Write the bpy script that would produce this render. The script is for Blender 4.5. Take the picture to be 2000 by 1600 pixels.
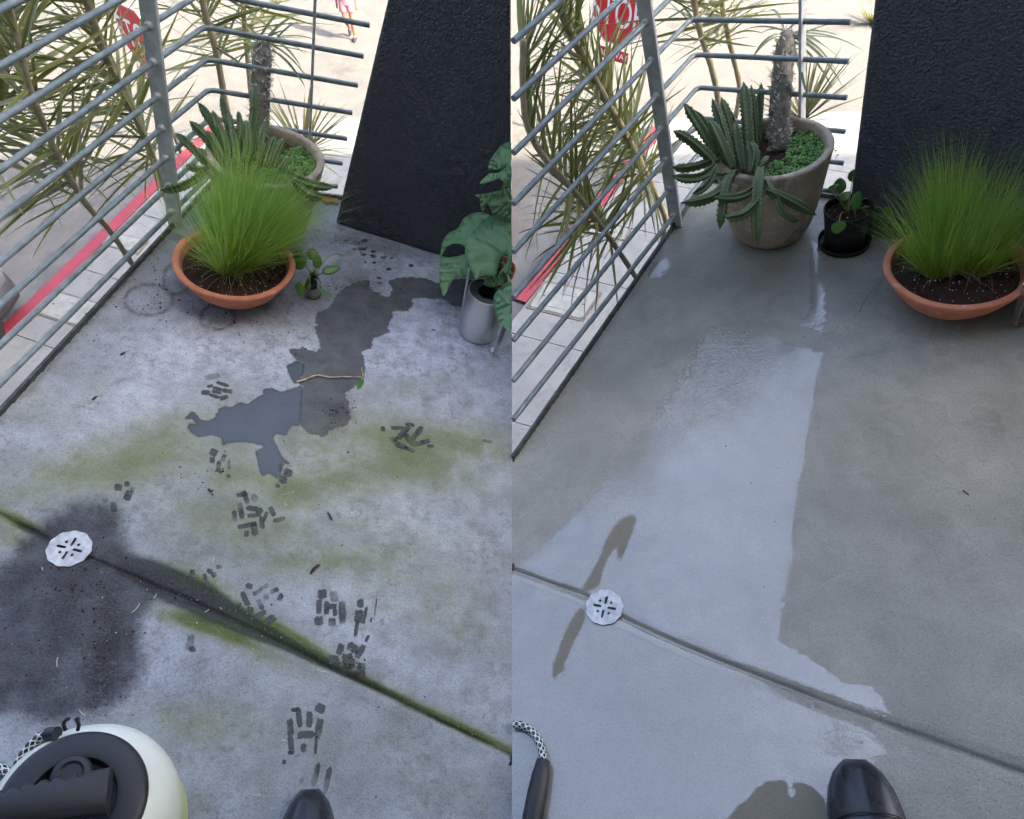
import bpy, bmesh, math, random
import numpy as np
from mathutils import Vector, Matrix, Quaternion

for o in list(bpy.data.objects):
    bpy.data.objects.remove(o, do_unlink=True)
scene = bpy.context.scene
COL = scene.collection
rnd = random.Random(7)

# ------------------------------------------------------------------ camera
CAM_H = 1.75
PITCH = math.radians(49)
FPX = 1400.0                       # focal length in photograph pixels (2000 wide)
FALL = math.radians(14)            # cross fall of the two patio floors towards the valley between them
cam = bpy.data.cameras.new('camera')
cam.sensor_width = 36.0
cam.lens = 36.0 * FPX / 2000.0
cam.clip_start = 0.02
cam.clip_end = 500
cam_ob = bpy.data.objects.new('camera', cam)
COL.objects.link(cam_ob)
cam_ob.location = (0, 0, CAM_H)
cam_ob.rotation_euler = (math.radians(90) - PITCH, 0, 0)
scene.camera = cam_ob

# ------------------------------------------------------------------ world, sun, exposure
SUN_EL = math.radians(40)
SUN_DIR = Vector((math.cos(math.radians(-30)) * math.cos(SUN_EL), math.sin(math.radians(-30)) * math.cos(SUN_EL), math.sin(SUN_EL)))
world = bpy.data.worlds.new('World')
scene.world = world
world.use_nodes = True
wn = world.node_tree
wn.nodes.clear()
sky = wn.nodes.new('ShaderNodeTexSky')
sky.sky_type = 'NISHITA'
sky.sun_disc = False
sky.sun_elevation = SUN_EL
sky.sun_rotation = math.atan2(SUN_DIR.x, SUN_DIR.y)
sky.air_density = 1.0
sky.dust_density = 8.0
sky.ozone_density = 0.6
bg = wn.nodes.new('ShaderNodeBackground')
bg.inputs['Strength'].default_value = 0.15
wo = wn.nodes.new('ShaderNodeOutputWorld')
wn.links.new(sky.outputs[0], bg.inputs[0])
wn.links.new(bg.outputs[0], wo.inputs[0])

sun = bpy.data.lights.new('sun', 'SUN')
sun.energy = 3.9
sun.angle = math.radians(0.53)
sun.color = (1.0, 0.87, 0.62)
sun_ob = bpy.data.objects.new('sun', sun)
COL.objects.link(sun_ob)
sun_ob.location = (6, -6, 12)
sun_ob.rotation_euler = SUN_DIR.to_track_quat('Z', 'Y').to_euler()

scene.view_settings.view_transform = 'Standard'
scene.view_settings.look = 'None'
scene.view_settings.gamma = 1.0
scene.view_settings.use_curve_mapping = False
scene.view_settings.exposure = 2.75
scene.render.engine = 'CYCLES'
scene.cycles.use_denoising = True
scene.cycles.max_bounces = 6
scene.cycles.diffuse_bounces = 3
scene.cycles.glossy_bounces = 3
scene.cycles.use_adaptive_sampling = True
scene.cycles.adaptive_threshold = 0.03
scene.cycles.transparent_max_bounces = 12
scene.cycles.sample_clamp_indirect = 6.0

# ------------------------------------------------------------------ places: the two patio floors (s=-1 dry, s=+1 washed)
CT, ST_ = math.cos(PITCH), math.sin(PITCH)
def bay(s):
    return Matrix.Rotation(-s * FALL, 4, 'Y')
BAY = {-1: bay(-1), 1: bay(1)}
BAYN = {s: np.array(BAY[s].to_3x3()) for s in (-1, 1)}
def ray(x, y):
    u, v = x - 1000.0, y - 800.0
    return np.array([u, FPX * CT - v * ST_, -FPX * ST_ - v * CT])
def side(x, s):
    return s if s else (-1 if x < 1000 else 1)
def P(x, y, h=0.0, s=None):
    """point of a patio floor (or h above it) in the floor's own coordinates"""
    s = side(x, s)
    M = BAYN[s]
    c = M.T @ np.array([0, 0, CAM_H]); d = M.T @ ray(x, y)
    return Vector(c + d * ((h - c[2]) / d[2]))
def U(x, y, depth, s=None):
    """point at a given distance in the floor's own coordinates"""
    s = side(x, s)
    w = np.array([0, 0, CAM_H]) + ray(x, y) / FPX * depth
    return Vector(BAYN[s].T @ w)
def W(x, y, z):
    """point of a level at height z in the world"""
    r = ray(x, y)
    return Vector(np.array([0, 0, CAM_H]) + r * ((z - CAM_H) / r[2]))
def depth_of(l, s):
    w = BAYN[s] @ np.array(l) - np.array([0, 0, CAM_H])
    return float(w @ np.array([0, CT, -ST_]))
def pix(A, s):
    w = A @ BAYN[s].T - np.array([0, 0, CAM_H])
    z = w @ np.array([0, CT, -ST_])
    return 1000 + FPX * w[:, 0] / z, 800 + FPX * (w @ np.array([0, -ST_, -CT])) / z

# ------------------------------------------------------------------ mesh helpers
class MB:
    def __init__(self):
        self.v = []; self.f = []
    def add(self, vs, fs):
        n = len(self.v)
        self.v += [tuple(q) for q in vs]
        self.f += [tuple(i + n for i in q) for q in fs]
        return self
    def box(self, a, b):
        (x0, y0, z0), (x1, y1, z1) = a, b
        vs = [(x0, y0, z0), (x1, y0, z0), (x1, y1, z0), (x0, y1, z0), (x0, y0, z1), (x1, y0, z1), (x1, y1, z1), (x0, y1, z1)]
        return self.add(vs, [(3, 2, 1, 0), (4, 5, 6, 7), (0, 1, 5, 4), (1, 2, 6, 5), (2, 3, 7, 6), (3, 0, 4, 7)])
    def obox(self, c, ax, ay, az):
        """oriented box: centre and three half axes"""
        c, ax, ay, az = Vector(c), Vector(ax), Vector(ay), Vector(az)
        vs = [c + ax * i + ay * j + az * k for k in (-1, 1) for i, j in ((-1, -1), (1, -1), (1, 1), (-1, 1))]
        return self.add(vs, [(3, 2, 1, 0), (4, 5, 6, 7), (0, 1, 5, 4), (1, 2, 6, 5), (2, 3, 7, 6), (3, 0, 4, 7)])
    def tube(self, pts, rad, n=10, caps=True, flat=1.0, up=None):
        pts = [Vector(p) for p in pts]
        m = len(pts)
        if not hasattr(rad, '__len__'):
            rad = [rad] * m
        t0 = (pts[1] - pts[0]).normalized()
        ref = Vector(up) if up else (Vector((0, 0, 1)) if abs(t0.z) < 0.9 else Vector((1, 0, 0)))
        nrm = (ref - t0 * ref.dot(t0)).normalized()
        vs, fs = [], []
        for i in range(m):
            if i == 0: t = t0
            elif i == m - 1: t = (pts[i] - pts[i - 1]).normalized()
            else: t = ((pts[i + 1] - pts[i]).normalized() + (pts[i] - pts[i - 1]).normalized()).normalized()
            nrm = (nrm - t * nrm.dot(t)).normalized()
            bi = t.cross(nrm)
            for k in range(n):
                a = 2 * math.pi * k / n
                vs.append(pts[i] + (nrm * math.cos(a) * flat + bi * math.sin(a)) * rad[i])
        for i in range(m - 1):
            for k in range(n):
                k2 = (k + 1) % n
                fs.append((i * n + k, i * n + k2, (i + 1) * n + k2, (i + 1) * n + k))
        if caps:
            fs.append(tuple(range(n - 1, -1, -1)))
            fs.append(tuple(range((m - 1) * n, m * n)))
        return self.add(vs, fs)
    def lathe(self, prof, n=48, c=(0, 0, 0), cap0=False, cap1=False, wob=None):
        vs, fs = [], []
        m = len(prof)
        for j, (r, z) in enumerate(prof):
            for k in range(n):
                a = 2 * math.pi * k / n
                rr = r * (wob(a, z) if wob else 1.0)
                vs.append((c[0] + rr * math.cos(a), c[1] + rr * math.sin(a), c[2] + z))
        for j in range(m - 1):
            for k in range(n):
                k2 = (k + 1) % n
                fs.append((j * n + k, j * n + k2, (j + 1) * n + k2, (j + 1) * n + k))
        if cap0: fs.append(tuple(range(n - 1, -1, -1)))
        if cap1: fs.append(tuple(range((m - 1) * n, m * n)))
        return self.add(vs, fs)

def make_mesh(name, mb, mat, smooth=False, off=None, angle=None):
    me = bpy.data.meshes.new(name)
    vs = mb.v if off is None else [(a - off[0], b - off[1], c - off[2]) for a, b, c in mb.v]
    me.from_pydata(vs, [], mb.f)
    if mat: me.materials.append(mat)
    if smooth:
        me.polygons.foreach_set('use_smooth', [True] * len(me.polygons))
        if angle:
            me.set_sharp_from_angle(angle=math.radians(angle))
    me.update()
    return me

def props(o, label=None, cat=None, group=None, kind=None):
    if label: o['label'] = label
    if cat: o['category'] = cat
    if group: o['group'] = group
    if kind: o['kind'] = kind
    return o

class Thing:
    """an Empty at a thing's base; parts are built in the place's own coordinates"""
    def __init__(self, name, label, cat, loc, s=0, group=None):
        self.o = bpy.data.objects.new(name, None)
        self.o.empty_display_size = 0.05
        COL.objects.link(self.o)
        self.loc = Vector(loc); self.s = s
        self.o.matrix_world = (BAY[s] if s else Matrix.Identity(4)) @ Matrix.Translation(self.loc)
        props(self.o, label, cat, group)
    def part(self, name, mb, mat, smooth=False, parent=None, kind=None, label=None, angle=None):
        me = make_mesh(name, mb, mat, smooth, self.loc, angle)
        return self.link(name, me, parent, kind, label)
    def link(self, name, me, parent=None, kind=None, label=None, local=None):
        o = bpy.data.objects.new(name, me)
        COL.objects.link(o)
        o.parent = parent or self.o
        if local is not None: o.matrix_local = local
        props(o, label, None, None, kind)
        return o

def single(name, mb, mat, s=0, label=None, cat=None, group=None, kind=None, smooth=False, angle=None, loc=(0, 0, 0)):
    me = make_mesh(name, mb, mat, smooth, loc, angle)
    o = bpy.data.objects.new(name, me)
    COL.objects.link(o)
    o.matrix_world = (BAY[s] if s else Matrix.Identity(4)) @ Matrix.Translation(Vector(loc))
    return props(o, label, cat, group, kind)
def child(name, mb, mat, parent, smooth=False, kind=None, angle=None):
    me = make_mesh(name, mb, mat, smooth, None, angle)
    o = bpy.data.objects.new(name, me)
    COL.objects.link(o)
    o.parent = parent
    return props(o, None, None, None, kind)

def bez(p0, p1, p2, n):
    p0, p1, p2 = Vector(p0), Vector(p1), Vector(p2)
    return [p0 * (1 - t) ** 2 + p1 * 2 * t * (1 - t) + p2 * t * t for t in [i / n for i in range(n + 1)]]
def smooth_path(pts, n=6):
    pts = [Vector(p) for p in pts]
    out = []
    for i in range(len(pts) - 1):
        a = pts[max(i - 1, 0)]; b = pts[i]; c = pts[i + 1]; d = pts[min(i + 2, len(pts) - 1)]
        for k in range(n):
            t = k / n
            out.append(0.5 * ((2 * b) + (c - a) * t + (2 * a - 5 * b + 4 * c - d) * t * t + (3 * b - a - 3 * c + d) * t ** 3))
    out.append(pts[-1])
    return out

def fill_poly(outer, holes=(), thick=0.0):
    """flat plate with holes, triangulated, given thickness downward"""
    bm = bmesh.new()
    loops = []
    for lp in [outer] + list(holes):
        vs = [bm.verts.new((p[0], p[1], 0)) for p in lp]
        loops.append(vs)
        for i in range(len(vs)):
            bm.edges.new((vs[i], vs[(i + 1) % len(vs)]))
    bmesh.ops.triangle_fill(bm, use_beauty=True, use_dissolve=False, edges=bm.edges[:])
    for fc in bm.faces:
        if fc.normal.z < 0: fc.normal_flip()
    mb = MB()
    bm.verts.index_update()
    top = [tuple(v.co) for v in bm.verts]
    fs = [tuple(v.index for v in fc.verts) for fc in bm.faces]
    mb.add(top, fs)
    if thick:
        n = len(top)
        mb.v += [(x, y, z - thick) for x, y, z in top]
        mb.f += [tuple(i + n for i in reversed(q)) for q in fs]
        for k, vs in enumerate(loops):
            m = len(vs)
            for i in range(m):
                a, b = vs[i].index, vs[(i + 1) % m].index
                mb.f.append((b, a, a + n, b + n) if k == 0 else (b, a, a + n, b + n))
    bm.free()
    return mb

# ------------------------------------------------------------------ material helpers
def srgb(r, g, b):
    f = lambda c: (c / 255 / 12.92) if c / 255 <= 0.04045 else ((c / 255 + 0.055) / 1.055) ** 2.4
    return (f(r), f(g), f(b), 1.0)
class NT:
    def __init__(self, name):
        self.m = bpy.data.materials.new(name)
        self.m.use_nodes = True
        self.t = self.m.node_tree
        self.t.nodes.clear()
        self.out = self.n('ShaderNodeOutputMaterial')
    def n(self, typ, **kw):
        nd = self.t.nodes.new(typ)
        for k, v in kw.items(): setattr(nd, k, v)
        return nd
    def put(self, sock, v):
        if v is None: return
        if isinstance(v, bpy.types.NodeSocket): self.t.links.new(v, sock)
        elif isinstance(v, (tuple, list)) and len(v) == 3 and sock.type == 'RGBA': sock.default_value = (*v, 1.0)
        else: sock.default_value = v
    def noise(self, scale, detail=4, rough=0.55, vec=None, dist=0.0):
        nd = self.n('ShaderNodeTexNoise')
        self.put(nd.inputs['Scale'], scale); self.put(nd.inputs['Detail'], detail); self.put(nd.inputs['Roughness'], rough)
        self.put(nd.inputs['Distortion'], dist)
        self.put(nd.inputs['Vector'], vec or self.obj())
        return nd.outputs[0]
    def voro(self, scale, vec=None, feature='F1', rand=1.0):
        nd = self.n('ShaderNodeTexVoronoi', feature=feature)
        self.put(nd.inputs['Scale'], scale); self.put(nd.inputs['Vector'], vec or self.obj())
        self.put(nd.inputs['Randomness'], rand)
        return nd.outputs['Distance']
    def obj(self):
        if not hasattr(self, '_tc'): self._tc = self.n('ShaderNodeTexCoord')
        return self._tc.outputs['Object']
    def rng(self, v, a, b, c=0.0, d=1.0, smooth=True):
        nd = self.n('ShaderNodeMapRange', interpolation_type='SMOOTHSTEP' if smooth else 'LINEAR')
        self.put(nd.inputs[0], v); self.put(nd.inputs[1], a); self.put(nd.inputs[2], b); self.put(nd.inputs[3], c); self.put(nd.inputs[4], d)
        return nd.outputs[0]
    def math(self, op, a, b=0.0, clamp=False):
        nd = self.n('ShaderNodeMath', operation=op, use_clamp=clamp)
        self.put(nd.inputs[0], a); self.put(nd.inputs[1], b)
        return nd.outputs[0]
    def mix(self, f, a, b, mode='MIX'):
        nd = self.n('ShaderNodeMix', data_type='RGBA', blend_type=mode)
        self.put(nd.inputs[0], f); self.put(nd.inputs[6], a); self.put(nd.inputs[7], b)
        return nd.outputs[2]
    def fmix(self, f, a, b):
        nd = self.n('ShaderNodeMix', data_type='FLOAT')
        self.put(nd.inputs[0], f); self.put(nd.inputs[2], a); self.put(nd.inputs[3], b)
        return nd.outputs[0]
    def attr(self, name):
        nd = self.n('ShaderNodeAttribute', attribute_name=name)
        return nd
    def bump(self, h, strength=0.3, dist=0.01, normal=None):
        nd = self.n('ShaderNodeBump')
        self.put(nd.inputs['Strength'], strength); self.put(nd.inputs['Distance'], dist); self.put(nd.inputs['Height'], h)
        if normal is not None: self.put(nd.inputs['Normal'], normal)
        return nd.outputs[0]
    def bsdf(self, color, rough=0.5, metal=0.0, normal=None, ior=1.45, coat=None, spec=None, trans=None, alpha=None, coat_rough=0.05):
        b = self.n('ShaderNodeBsdfPrincipled')
        self.put(b.inputs['Base Color'], color); self.put(b.inputs['Roughness'], rough); self.put(b.inputs['Metallic'], metal)
        self.put(b.inputs['IOR'], ior)
        if normal is not None: self.put(b.inputs['Normal'], normal)
        if coat is not None:
            self.put(b.inputs['Coat Weight'], coat); self.put(b.inputs['Coat Roughness'], coat_rough)
        if spec is not None: self.put(b.inputs['Specular IOR Level'], spec)
        if trans is not None: self.put(b.inputs['Transmission Weight'], trans)
        if alpha is not None: self.put(b.inputs['Alpha'], alpha)
        return b
    def done(self, b):
        self.t.links.new(b.outputs[0], self.out.inputs[0])
        return self.m

def basic(name, c1, c2=None, scale=8, rough=0.5, metal=0.0, bump=0.0, bscale=40, bdist=0.004, island=0.0, contrast=(0.3, 0.7), rough2=None, detail=5, transl=0.0, ior=1.45):
    t = NT(name)
    col = c1
    if c2:
        nz = t.noise(scale, detail)
        fac = t.rng(nz, contrast[0], contrast[1])
        col = t.mix(fac, c1, c2)
        if rough2 is not None: rough = t.fmix(fac, rough, rough2)
    if island:
        g = t.n('ShaderNodeNewGeometry').outputs['Random Per Island']
        oi = t.n('ShaderNodeObjectInfo').outputs['Random']
        r = t.math('FRACT', t.math('ADD', g, oi))
        hs = t.n('ShaderNodeHueSaturation')
        t.put(hs.inputs['Value'], t.rng(r, 0, 1, 1 - island, 1 + island, False))
        t.put(hs.inputs['Hue'], t.rng(t.math('FRACT', t.math('MULTIPLY', r, 7.31)), 0, 1, 0.5 - island * 0.05, 0.5 + island * 0.05, False))
        t.put(hs.inputs['Color'], col)
        col = hs.outputs[0]
    nrm = None
    if bump:
        nrm = t.bump(t.noise(bscale, 6, 0.6), bump, bdist)
    b = t.bsdf(col, rough, metal, nrm, ior)
    if transl:
        tr = t.n('ShaderNodeBsdfTranslucent')
        t.put(tr.inputs['Color'], col)
        mx = t.n('ShaderNodeMixShader')
        mx.inputs[0].default_value = transl
        t.t.links.new(b.outputs[0], mx.inputs[1]); t.t.links.new(tr.outputs[0], mx.inputs[2])
        return t.done(mx)
    return t.done(b)
# ================================================================== THE SETTING
# ------------------------------------------------------------------ patio floors
JOINT = {-1: [(-30, 990), (0, 1005), (60, 1036), (135, 1073), (250, 1122), (420, 1195), (600, 1282), (800, 1382), (999.6, 1477)],
         1: [(1000.4, 1112), (1080, 1140), (1150, 1166), (1180, 1187), (1215, 1206), (1300, 1246), (1400, 1288), (1600, 1366), (1800, 1438), (2000, 1510), (2200, 1583), (2420, 1663)]}
DRAIN = {-1: (136, 1073), 1: (1181, 1187)}
KERB = {-1: (Vector((-1.371, 1.207, 0)), Vector((0.1833, 0.983, 0)).normalized()),
        1: (Vector((0.0, 1.305, 0)), Vector((0.5385, 0.8426, 0)).normalized())}
CORNER = {-1: Vector((-1.148, 2.402, 0)), 1: Vector((0.80, 2.557, 0))}
FRONT = {-1: Vector((0.45, 0.062, 0)).normalized(), 1: Vector((0.425, -0.295, 0)).normalized()}

def z7(pts): return [(340 + x * 0.2126, 620 + y * 0.2126) for x, y in pts]
def z5(pts): return [(640 + x * 0.2875, 240 + y * 0.2875) for x, y in pts]
FILM_L = [z7([(95, 930), (165, 872), (200, 885), (250, 945), (330, 945), (380, 915), (430, 830), (520, 825), (600, 790), (690, 790), (760, 735), (820, 715), (815, 670), (900, 655), (980, 685), (1120, 645), (1175, 640), (1170, 800), (1155, 985), (1080, 995), (1045, 1050), (1020, 1085), (930, 1065), (915, 1110), (950, 1200), (1000, 1290), (1060, 1340), (1065, 1370), (1000, 1330), (985, 1420), (950, 1480), (870, 1430), (810, 1460), (770, 1330), (755, 1230), (830, 1190), (700, 1150), (560, 1145), (470, 1160), (440, 1190), (435, 1110), (350, 1080), (290, 1085), (240, 1100), (170, 1070), (125, 990), (180, 980), (215, 995), (180, 940)]),
          z7([(1030, 450), (1120, 405), (1190, 430), (1185, 520), (1140, 570), (1110, 610), (1060, 530)])]
DAMP_REFL_L = [[(615, 633), (619, 612), (640, 603), (655, 580), (672, 562), (700, 550), (720, 548), (726, 565), (755, 579), (766, 565), (758, 550), (784, 542), (827, 543), (858, 553), (884, 545), (930, 548), (925, 570), (906, 590), (902, 600), (884, 596), (864, 585), (841, 584), (807, 582), (807, 596), (792, 608), (769, 608), (766, 622), (756, 637), (761, 648), (729, 663), (726, 680), (705, 687)]  # damp patch, its outline partly the dark wall's reflection
          + z7([(1750, 390), (1745, 560), (1660, 640), (1570, 700), (1600, 780), (1620, 890), (1580, 990), (1430, 1040), (1380, 1095), (1230, 1060), (1150, 960), (1160, 720), (1180, 640), (1130, 590), (1170, 530), (1180, 430), (1120, 390), (1060, 295), (1190, 285), (1310, 310), (1340, 250), (1290, 110), (1320, 60)])]
MUD_L = [[(95, 1012), (165, 978), (232, 998), (243, 1050), (262, 1092), (335, 1122), (405, 1150), (452, 1192), (392, 1200), (330, 1165), (290, 1190), (270, 1250), (282, 1300), (240, 1362), (180, 1392), (90, 1412), (30, 1392), (-60, 1385), (-60, 1150), (10, 1100), (45, 1052)]]
FILM_R = [[(1385, 638), (1410, 650), (1440, 645), (1470, 662), (1500, 655), (1540, 676), (1560, 680), (1606, 690), (1602, 712), (1592, 742), (1590, 780), (1582, 815), (1574, 860), (1570, 905), (1560, 940), (1552, 1000), (1545, 1040), (1548, 1085), (1535, 1140), (1528, 1190), (1521, 1250), (1560, 1275), (1600, 1298), (1640, 1332), (1700, 1340), (1742, 1388), (1700, 1420), (1730, 1470), (1660, 1520), (1690, 1680), (1000, 1700), (940, 1600), (940, 1120), (1000, 1110), (1050, 1085), (1090, 1040), (1130, 1000), (1180, 940), (1225, 880), (1280, 820), (1310, 765), (1340, 735), (1352, 700)],
          [(1584, 470), (1600, 475), (1596, 520), (1604, 555), (1612, 575), (1608, 600), (1614, 625), (1606, 648), (1580, 640), (1560, 636), (1582, 605), (1584, 560), (1580, 520)],
          [(1268, 520), (1300, 505), (1310, 515), (1290, 545), (1265, 540)]]
DRY_R = [[(1236, 1004), (1243, 1012), (1238, 1035), (1215, 1090), (1206, 1096), (1203, 1070), (1180, 1105), (1172, 1140), (1158, 1152), (1136, 1152), (1168, 1095), (1190, 1040), (1212, 1014)],
         [(1140, 1190), (1143, 1210), (1118, 1262), (1102, 1300), (1108, 1308), (1092, 1316), (1083, 1328), (1079, 1306), (1096, 1255), (1118, 1205), (1134, 1186)],
         [(1415, 1604), (1440, 1575), (1455, 1566), (1478, 1540), (1500, 1526), (1536, 1526), (1540, 1555), (1552, 1555), (1546, 1530), (1575, 1532), (1600, 1550), (1612, 1570), (1615, 1700), (1400, 1700)]]
ALGAE_L = [(560, 1030, 420, 170, 10, .50), (850, 890, 240, 110, 0, .30), (560, 860, 200, 70, 0, .25), (200, 900, 220, 60, -12, .35), (700, 1480, 400, 120, 0, .42), (820, 1200, 260, 120, 15, .25), (330, 830, 150, 40, -10, .45), (130, 930, 150, 40, -15, .75), (300, 900, 120, 40, -25, .45), (560, 960, 60, 40, 0, .55), (700, 930, 160, 45, -8, .7), (470, 1030, 130, 50, 10, .6),
           (620, 1100, 120, 25, -5, .5), (800, 755, 110, 22, -6, .55), (900, 860, 120, 32, 10, .9), (760, 850, 90, 40, 20, .6), (450, 925, 70, 35, 0, .7), (860, 920, 130, 35, 20, .4), (640, 850, 60, 40, 0, .5),
           (390, 1140, 60, 22, 25, 1.6), (520, 1215, 90, 14, 25, 1.5), (440, 1235, 100, 18, 25, 1.8), (360, 1215, 60, 18, 20, 1.2), (600, 1265, 130, 14, 26, 1.4), (780, 1360, 200, 10, 25, 1.3), (940, 1440, 120, 9, 25, 1.3),
           (40, 1020, 60, 14, 25, 1.8), (20, 1050, 60, 24, 25, 1.0), (560, 1310, 120, 40, 10, .4), (420, 1420, 160, 60, -10, .35), (820, 1080, 150, 90, 20, .28), (880, 1230, 120, 60, 20, .25), (560, 690, 120, 30, 0, .15), (60, 800, 60, 30, -40, .4), (170, 770, 80, 25, -40, .3), (330, 1400, 100, 30, 0, .4), (930, 1560, 60, 30, 0, .3)]
DARKGREEN_L = [(300, 1126, 80, 30, 26, 1.2), (390, 1170, 100, 30, 25, 1.4), (480, 1220, 80, 18, 25, 1.2), (60, 1035, 50, 12, 27, .9), (580, 1270, 100, 12, 26, 1.0), (720, 1335, 130, 9, 25, .8), (900, 1425, 120, 7, 25, .7)]
SOIL_L = [(300, 600, 60, 28, 0, .25), (440, 640, 80, 24, 0, .2), (215, 1250, 26, 110, 6, .9), (200, 1330, 30, 60, 8, .7), (180, 1130, 80, 40, 0, .45), (110, 1240, 90, 110, 0, .35), (660, 800, 26, 20, 0, 1.1), (668, 815, 14, 24, 0, .9), (720, 580, 70, 34, 0, .5), (700, 548, 50, 20, 0, .4), (560, 610, 60, 22, 0, .3), (620, 560, 70, 20, -5, .3),
          (310, 480, 40, 8, -48, .5), (200, 600, 80, 6, -48, .6), (260, 535, 60, 6, -48, .6), (90, 725, 90, 5, -48, .5), (740, 480, 90, 10, 12, .5), (660, 470, 40, 10, 0, .5), (360, 1330, 120, 60, -20, .3), (480, 1090, 160, 40, 10, .2), (430, 980, 60, 30, 0, .15), (700, 690, 1, 1, 0, 0),
          (690, 1298, 14, 10, 20, .9), (706, 1316, 14, 7, 20, .9)]
RING_L = [(290, 586, 46, 30), (425, 620, 33, 24), (345, 545, 26, 30)]
RING_L2 = [(268, 800, 78, 62), (985, 1180, 30, 26), (720, 520, 60, 34)]
RING_R = [(1545, 606, 46, 36), (1290, 605, 40, 30), (1340, 700, 46, 36)]
PALE_L = [(620, 690, 160, 60, 0, .7), (860, 660, 180, 90, -10, 1.4), (820, 1010, 160, 60, 20, .5), (620, 1160, 150, 50, 15, .4), (880, 790, 120, 60, 0, .6), (500, 690, 130, 60, 0, .6), (330, 720, 160, 70, -30, .6), (180, 830, 140, 60, -30, .5), (520, 900, 30, 40, 0, .8), (680, 1000, 150, 60, 10, .45), (780, 1180, 160, 60, 15, .6), (860, 1040, 130, 50, 25, .6), (330, 660, 120, 40, 0, .5), (700, 1250, 140, 40, 25, .6), (560, 1340, 160, 30, 25, .5), (900, 1350, 120, 40, 25, .5), (820, 520, 80, 40, 0, .7), (760, 1480, 160, 60, 0, .2), (220, 960, 30, 20, 0, .3), (20, 1080, 30, 20, 30, .6)]  # pale bloom; patch near the wall brightened in colour to make up for shade

def rounded(polys, n=3):
    return [[(p.x, p.y) for p in smooth_path([Vector((x, y, 0)) for x, y in pl + pl[:1]], n)[:-1]] for pl in polys]
FILM_L, DAMP_REFL_L, MUD_L = rounded(FILM_L), rounded(DAMP_REFL_L), rounded(MUD_L)
DRY_R = rounded(DRY_R)
def blobs(X, Y, lst):
    out = np.zeros_like(X)
    for cx, cy, rx, ry, a, w in lst:
        ca, sa = math.cos(math.radians(a)), math.sin(math.radians(a))
        dx, dy = X - cx, Y - cy
        u, v = dx * ca + dy * sa, -dx * sa + dy * ca
        out += w * np.exp(-(u / rx) ** 2 - (v / ry) ** 2)
    return out
def sdf(X, Y, polys):
    best = np.full_like(X, 1e9); inside = np.zeros(X.shape, bool)
    for poly in polys:
        ins = np.zeros(X.shape, bool)
        n = len(poly)
        for i in range(n):
            x0, y0 = poly[i]; x1, y1 = poly[(i + 1) % n]
            ex, ey = x1 - x0, y1 - y0
            L = ex * ex + ey * ey + 1e-9
            t = np.clip(((X - x0) * ex + (Y - y0) * ey) / L, 0, 1)
            d = np.hypot(X - x0 - t * ex, Y - y0 - t * ey)
            best = np.minimum(best, d)
            c = (y0 > Y) != (y1 > Y)
            with np.errstate(divide='ignore', invalid='ignore'):
                ins ^= c & (X < (x1 - x0) * (Y - y0) / (y1 - y0 + 1e-12) + x0)
        inside |= ins
    return np.where(inside, best, -best)
def rings(X, Y, lst, w=3.0):
    out = np.zeros_like(X)
    for cx, cy, rx, ry in lst:
        r = np.hypot((X - cx) / rx, (Y - cy) / ry)
        out = np.maximum(out, np.exp(-((r - 1) * min(rx, ry) / w) ** 2))
    return out
def enc(d, wd=30.0):
    return np.clip(0.5 + d / (2 * wd), 0, 1)
def masks(A, s):
    X, Y = pix(A, s)
    if s < 0:
        m1 = np.stack([enc(sdf(X, Y, DAMP_REFL_L)), enc(sdf(X, Y, FILM_L)), np.clip(blobs(X, Y, ALGAE_L), 0, 2), np.clip(blobs(X, Y, SOIL_L), 0, 1.5)], 1)
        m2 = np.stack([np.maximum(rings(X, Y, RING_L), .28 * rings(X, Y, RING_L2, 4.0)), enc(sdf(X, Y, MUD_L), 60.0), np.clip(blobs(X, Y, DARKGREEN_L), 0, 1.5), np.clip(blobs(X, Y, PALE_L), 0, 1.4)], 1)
    else:
        film = np.minimum(enc(sdf(X, Y, FILM_R)), enc(-sdf(X, Y, DRY_R)))
        soft = np.clip(blobs(X, Y, [(1200, 900, 260, 70, -52, 1.0), (1080, 1060, 120, 60, -50, 1.0), (1690, 1470, 90, 60, 10, .8), (1330, 720, 60, 60, -50, .1)]), 0, 1)
        m1 = np.stack([np.ones_like(X), film, soft, np.clip(blobs(X, Y, [(1660, 640, 40, 12, 0, .6), (1550, 600, 40, 20, 0, .3), (1310, 760, 40, 120, 35, .25), (1450, 540, 60, 20, 0, .25)]), 0, 1)], 1)
        m2 = np.stack([rings(X, Y, RING_R, 5.0) * 0.6, enc(sdf(X, Y, DRY_R)), np.clip(blobs(X, Y, [(1690, 1403, 330, 3, 20, .45), (1080, 1140, 90, 3, 20, .8)]), 0, 1), np.clip(blobs(X, Y, [(1420, 760, 90, 60, -40, 1.0), (1400, 690, 60, 50, -40, 1.0), (1330, 800, 50, 70, 40, .9), (1600, 640, 24, 20, 0, .4), (1150, 980, 60, 90, 40, .5), (1640, 1440, 80, 40, 20, .5)]), 0, 1)], 1)
    return m1.astype(np.float32), m2.astype(np.float32)

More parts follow.
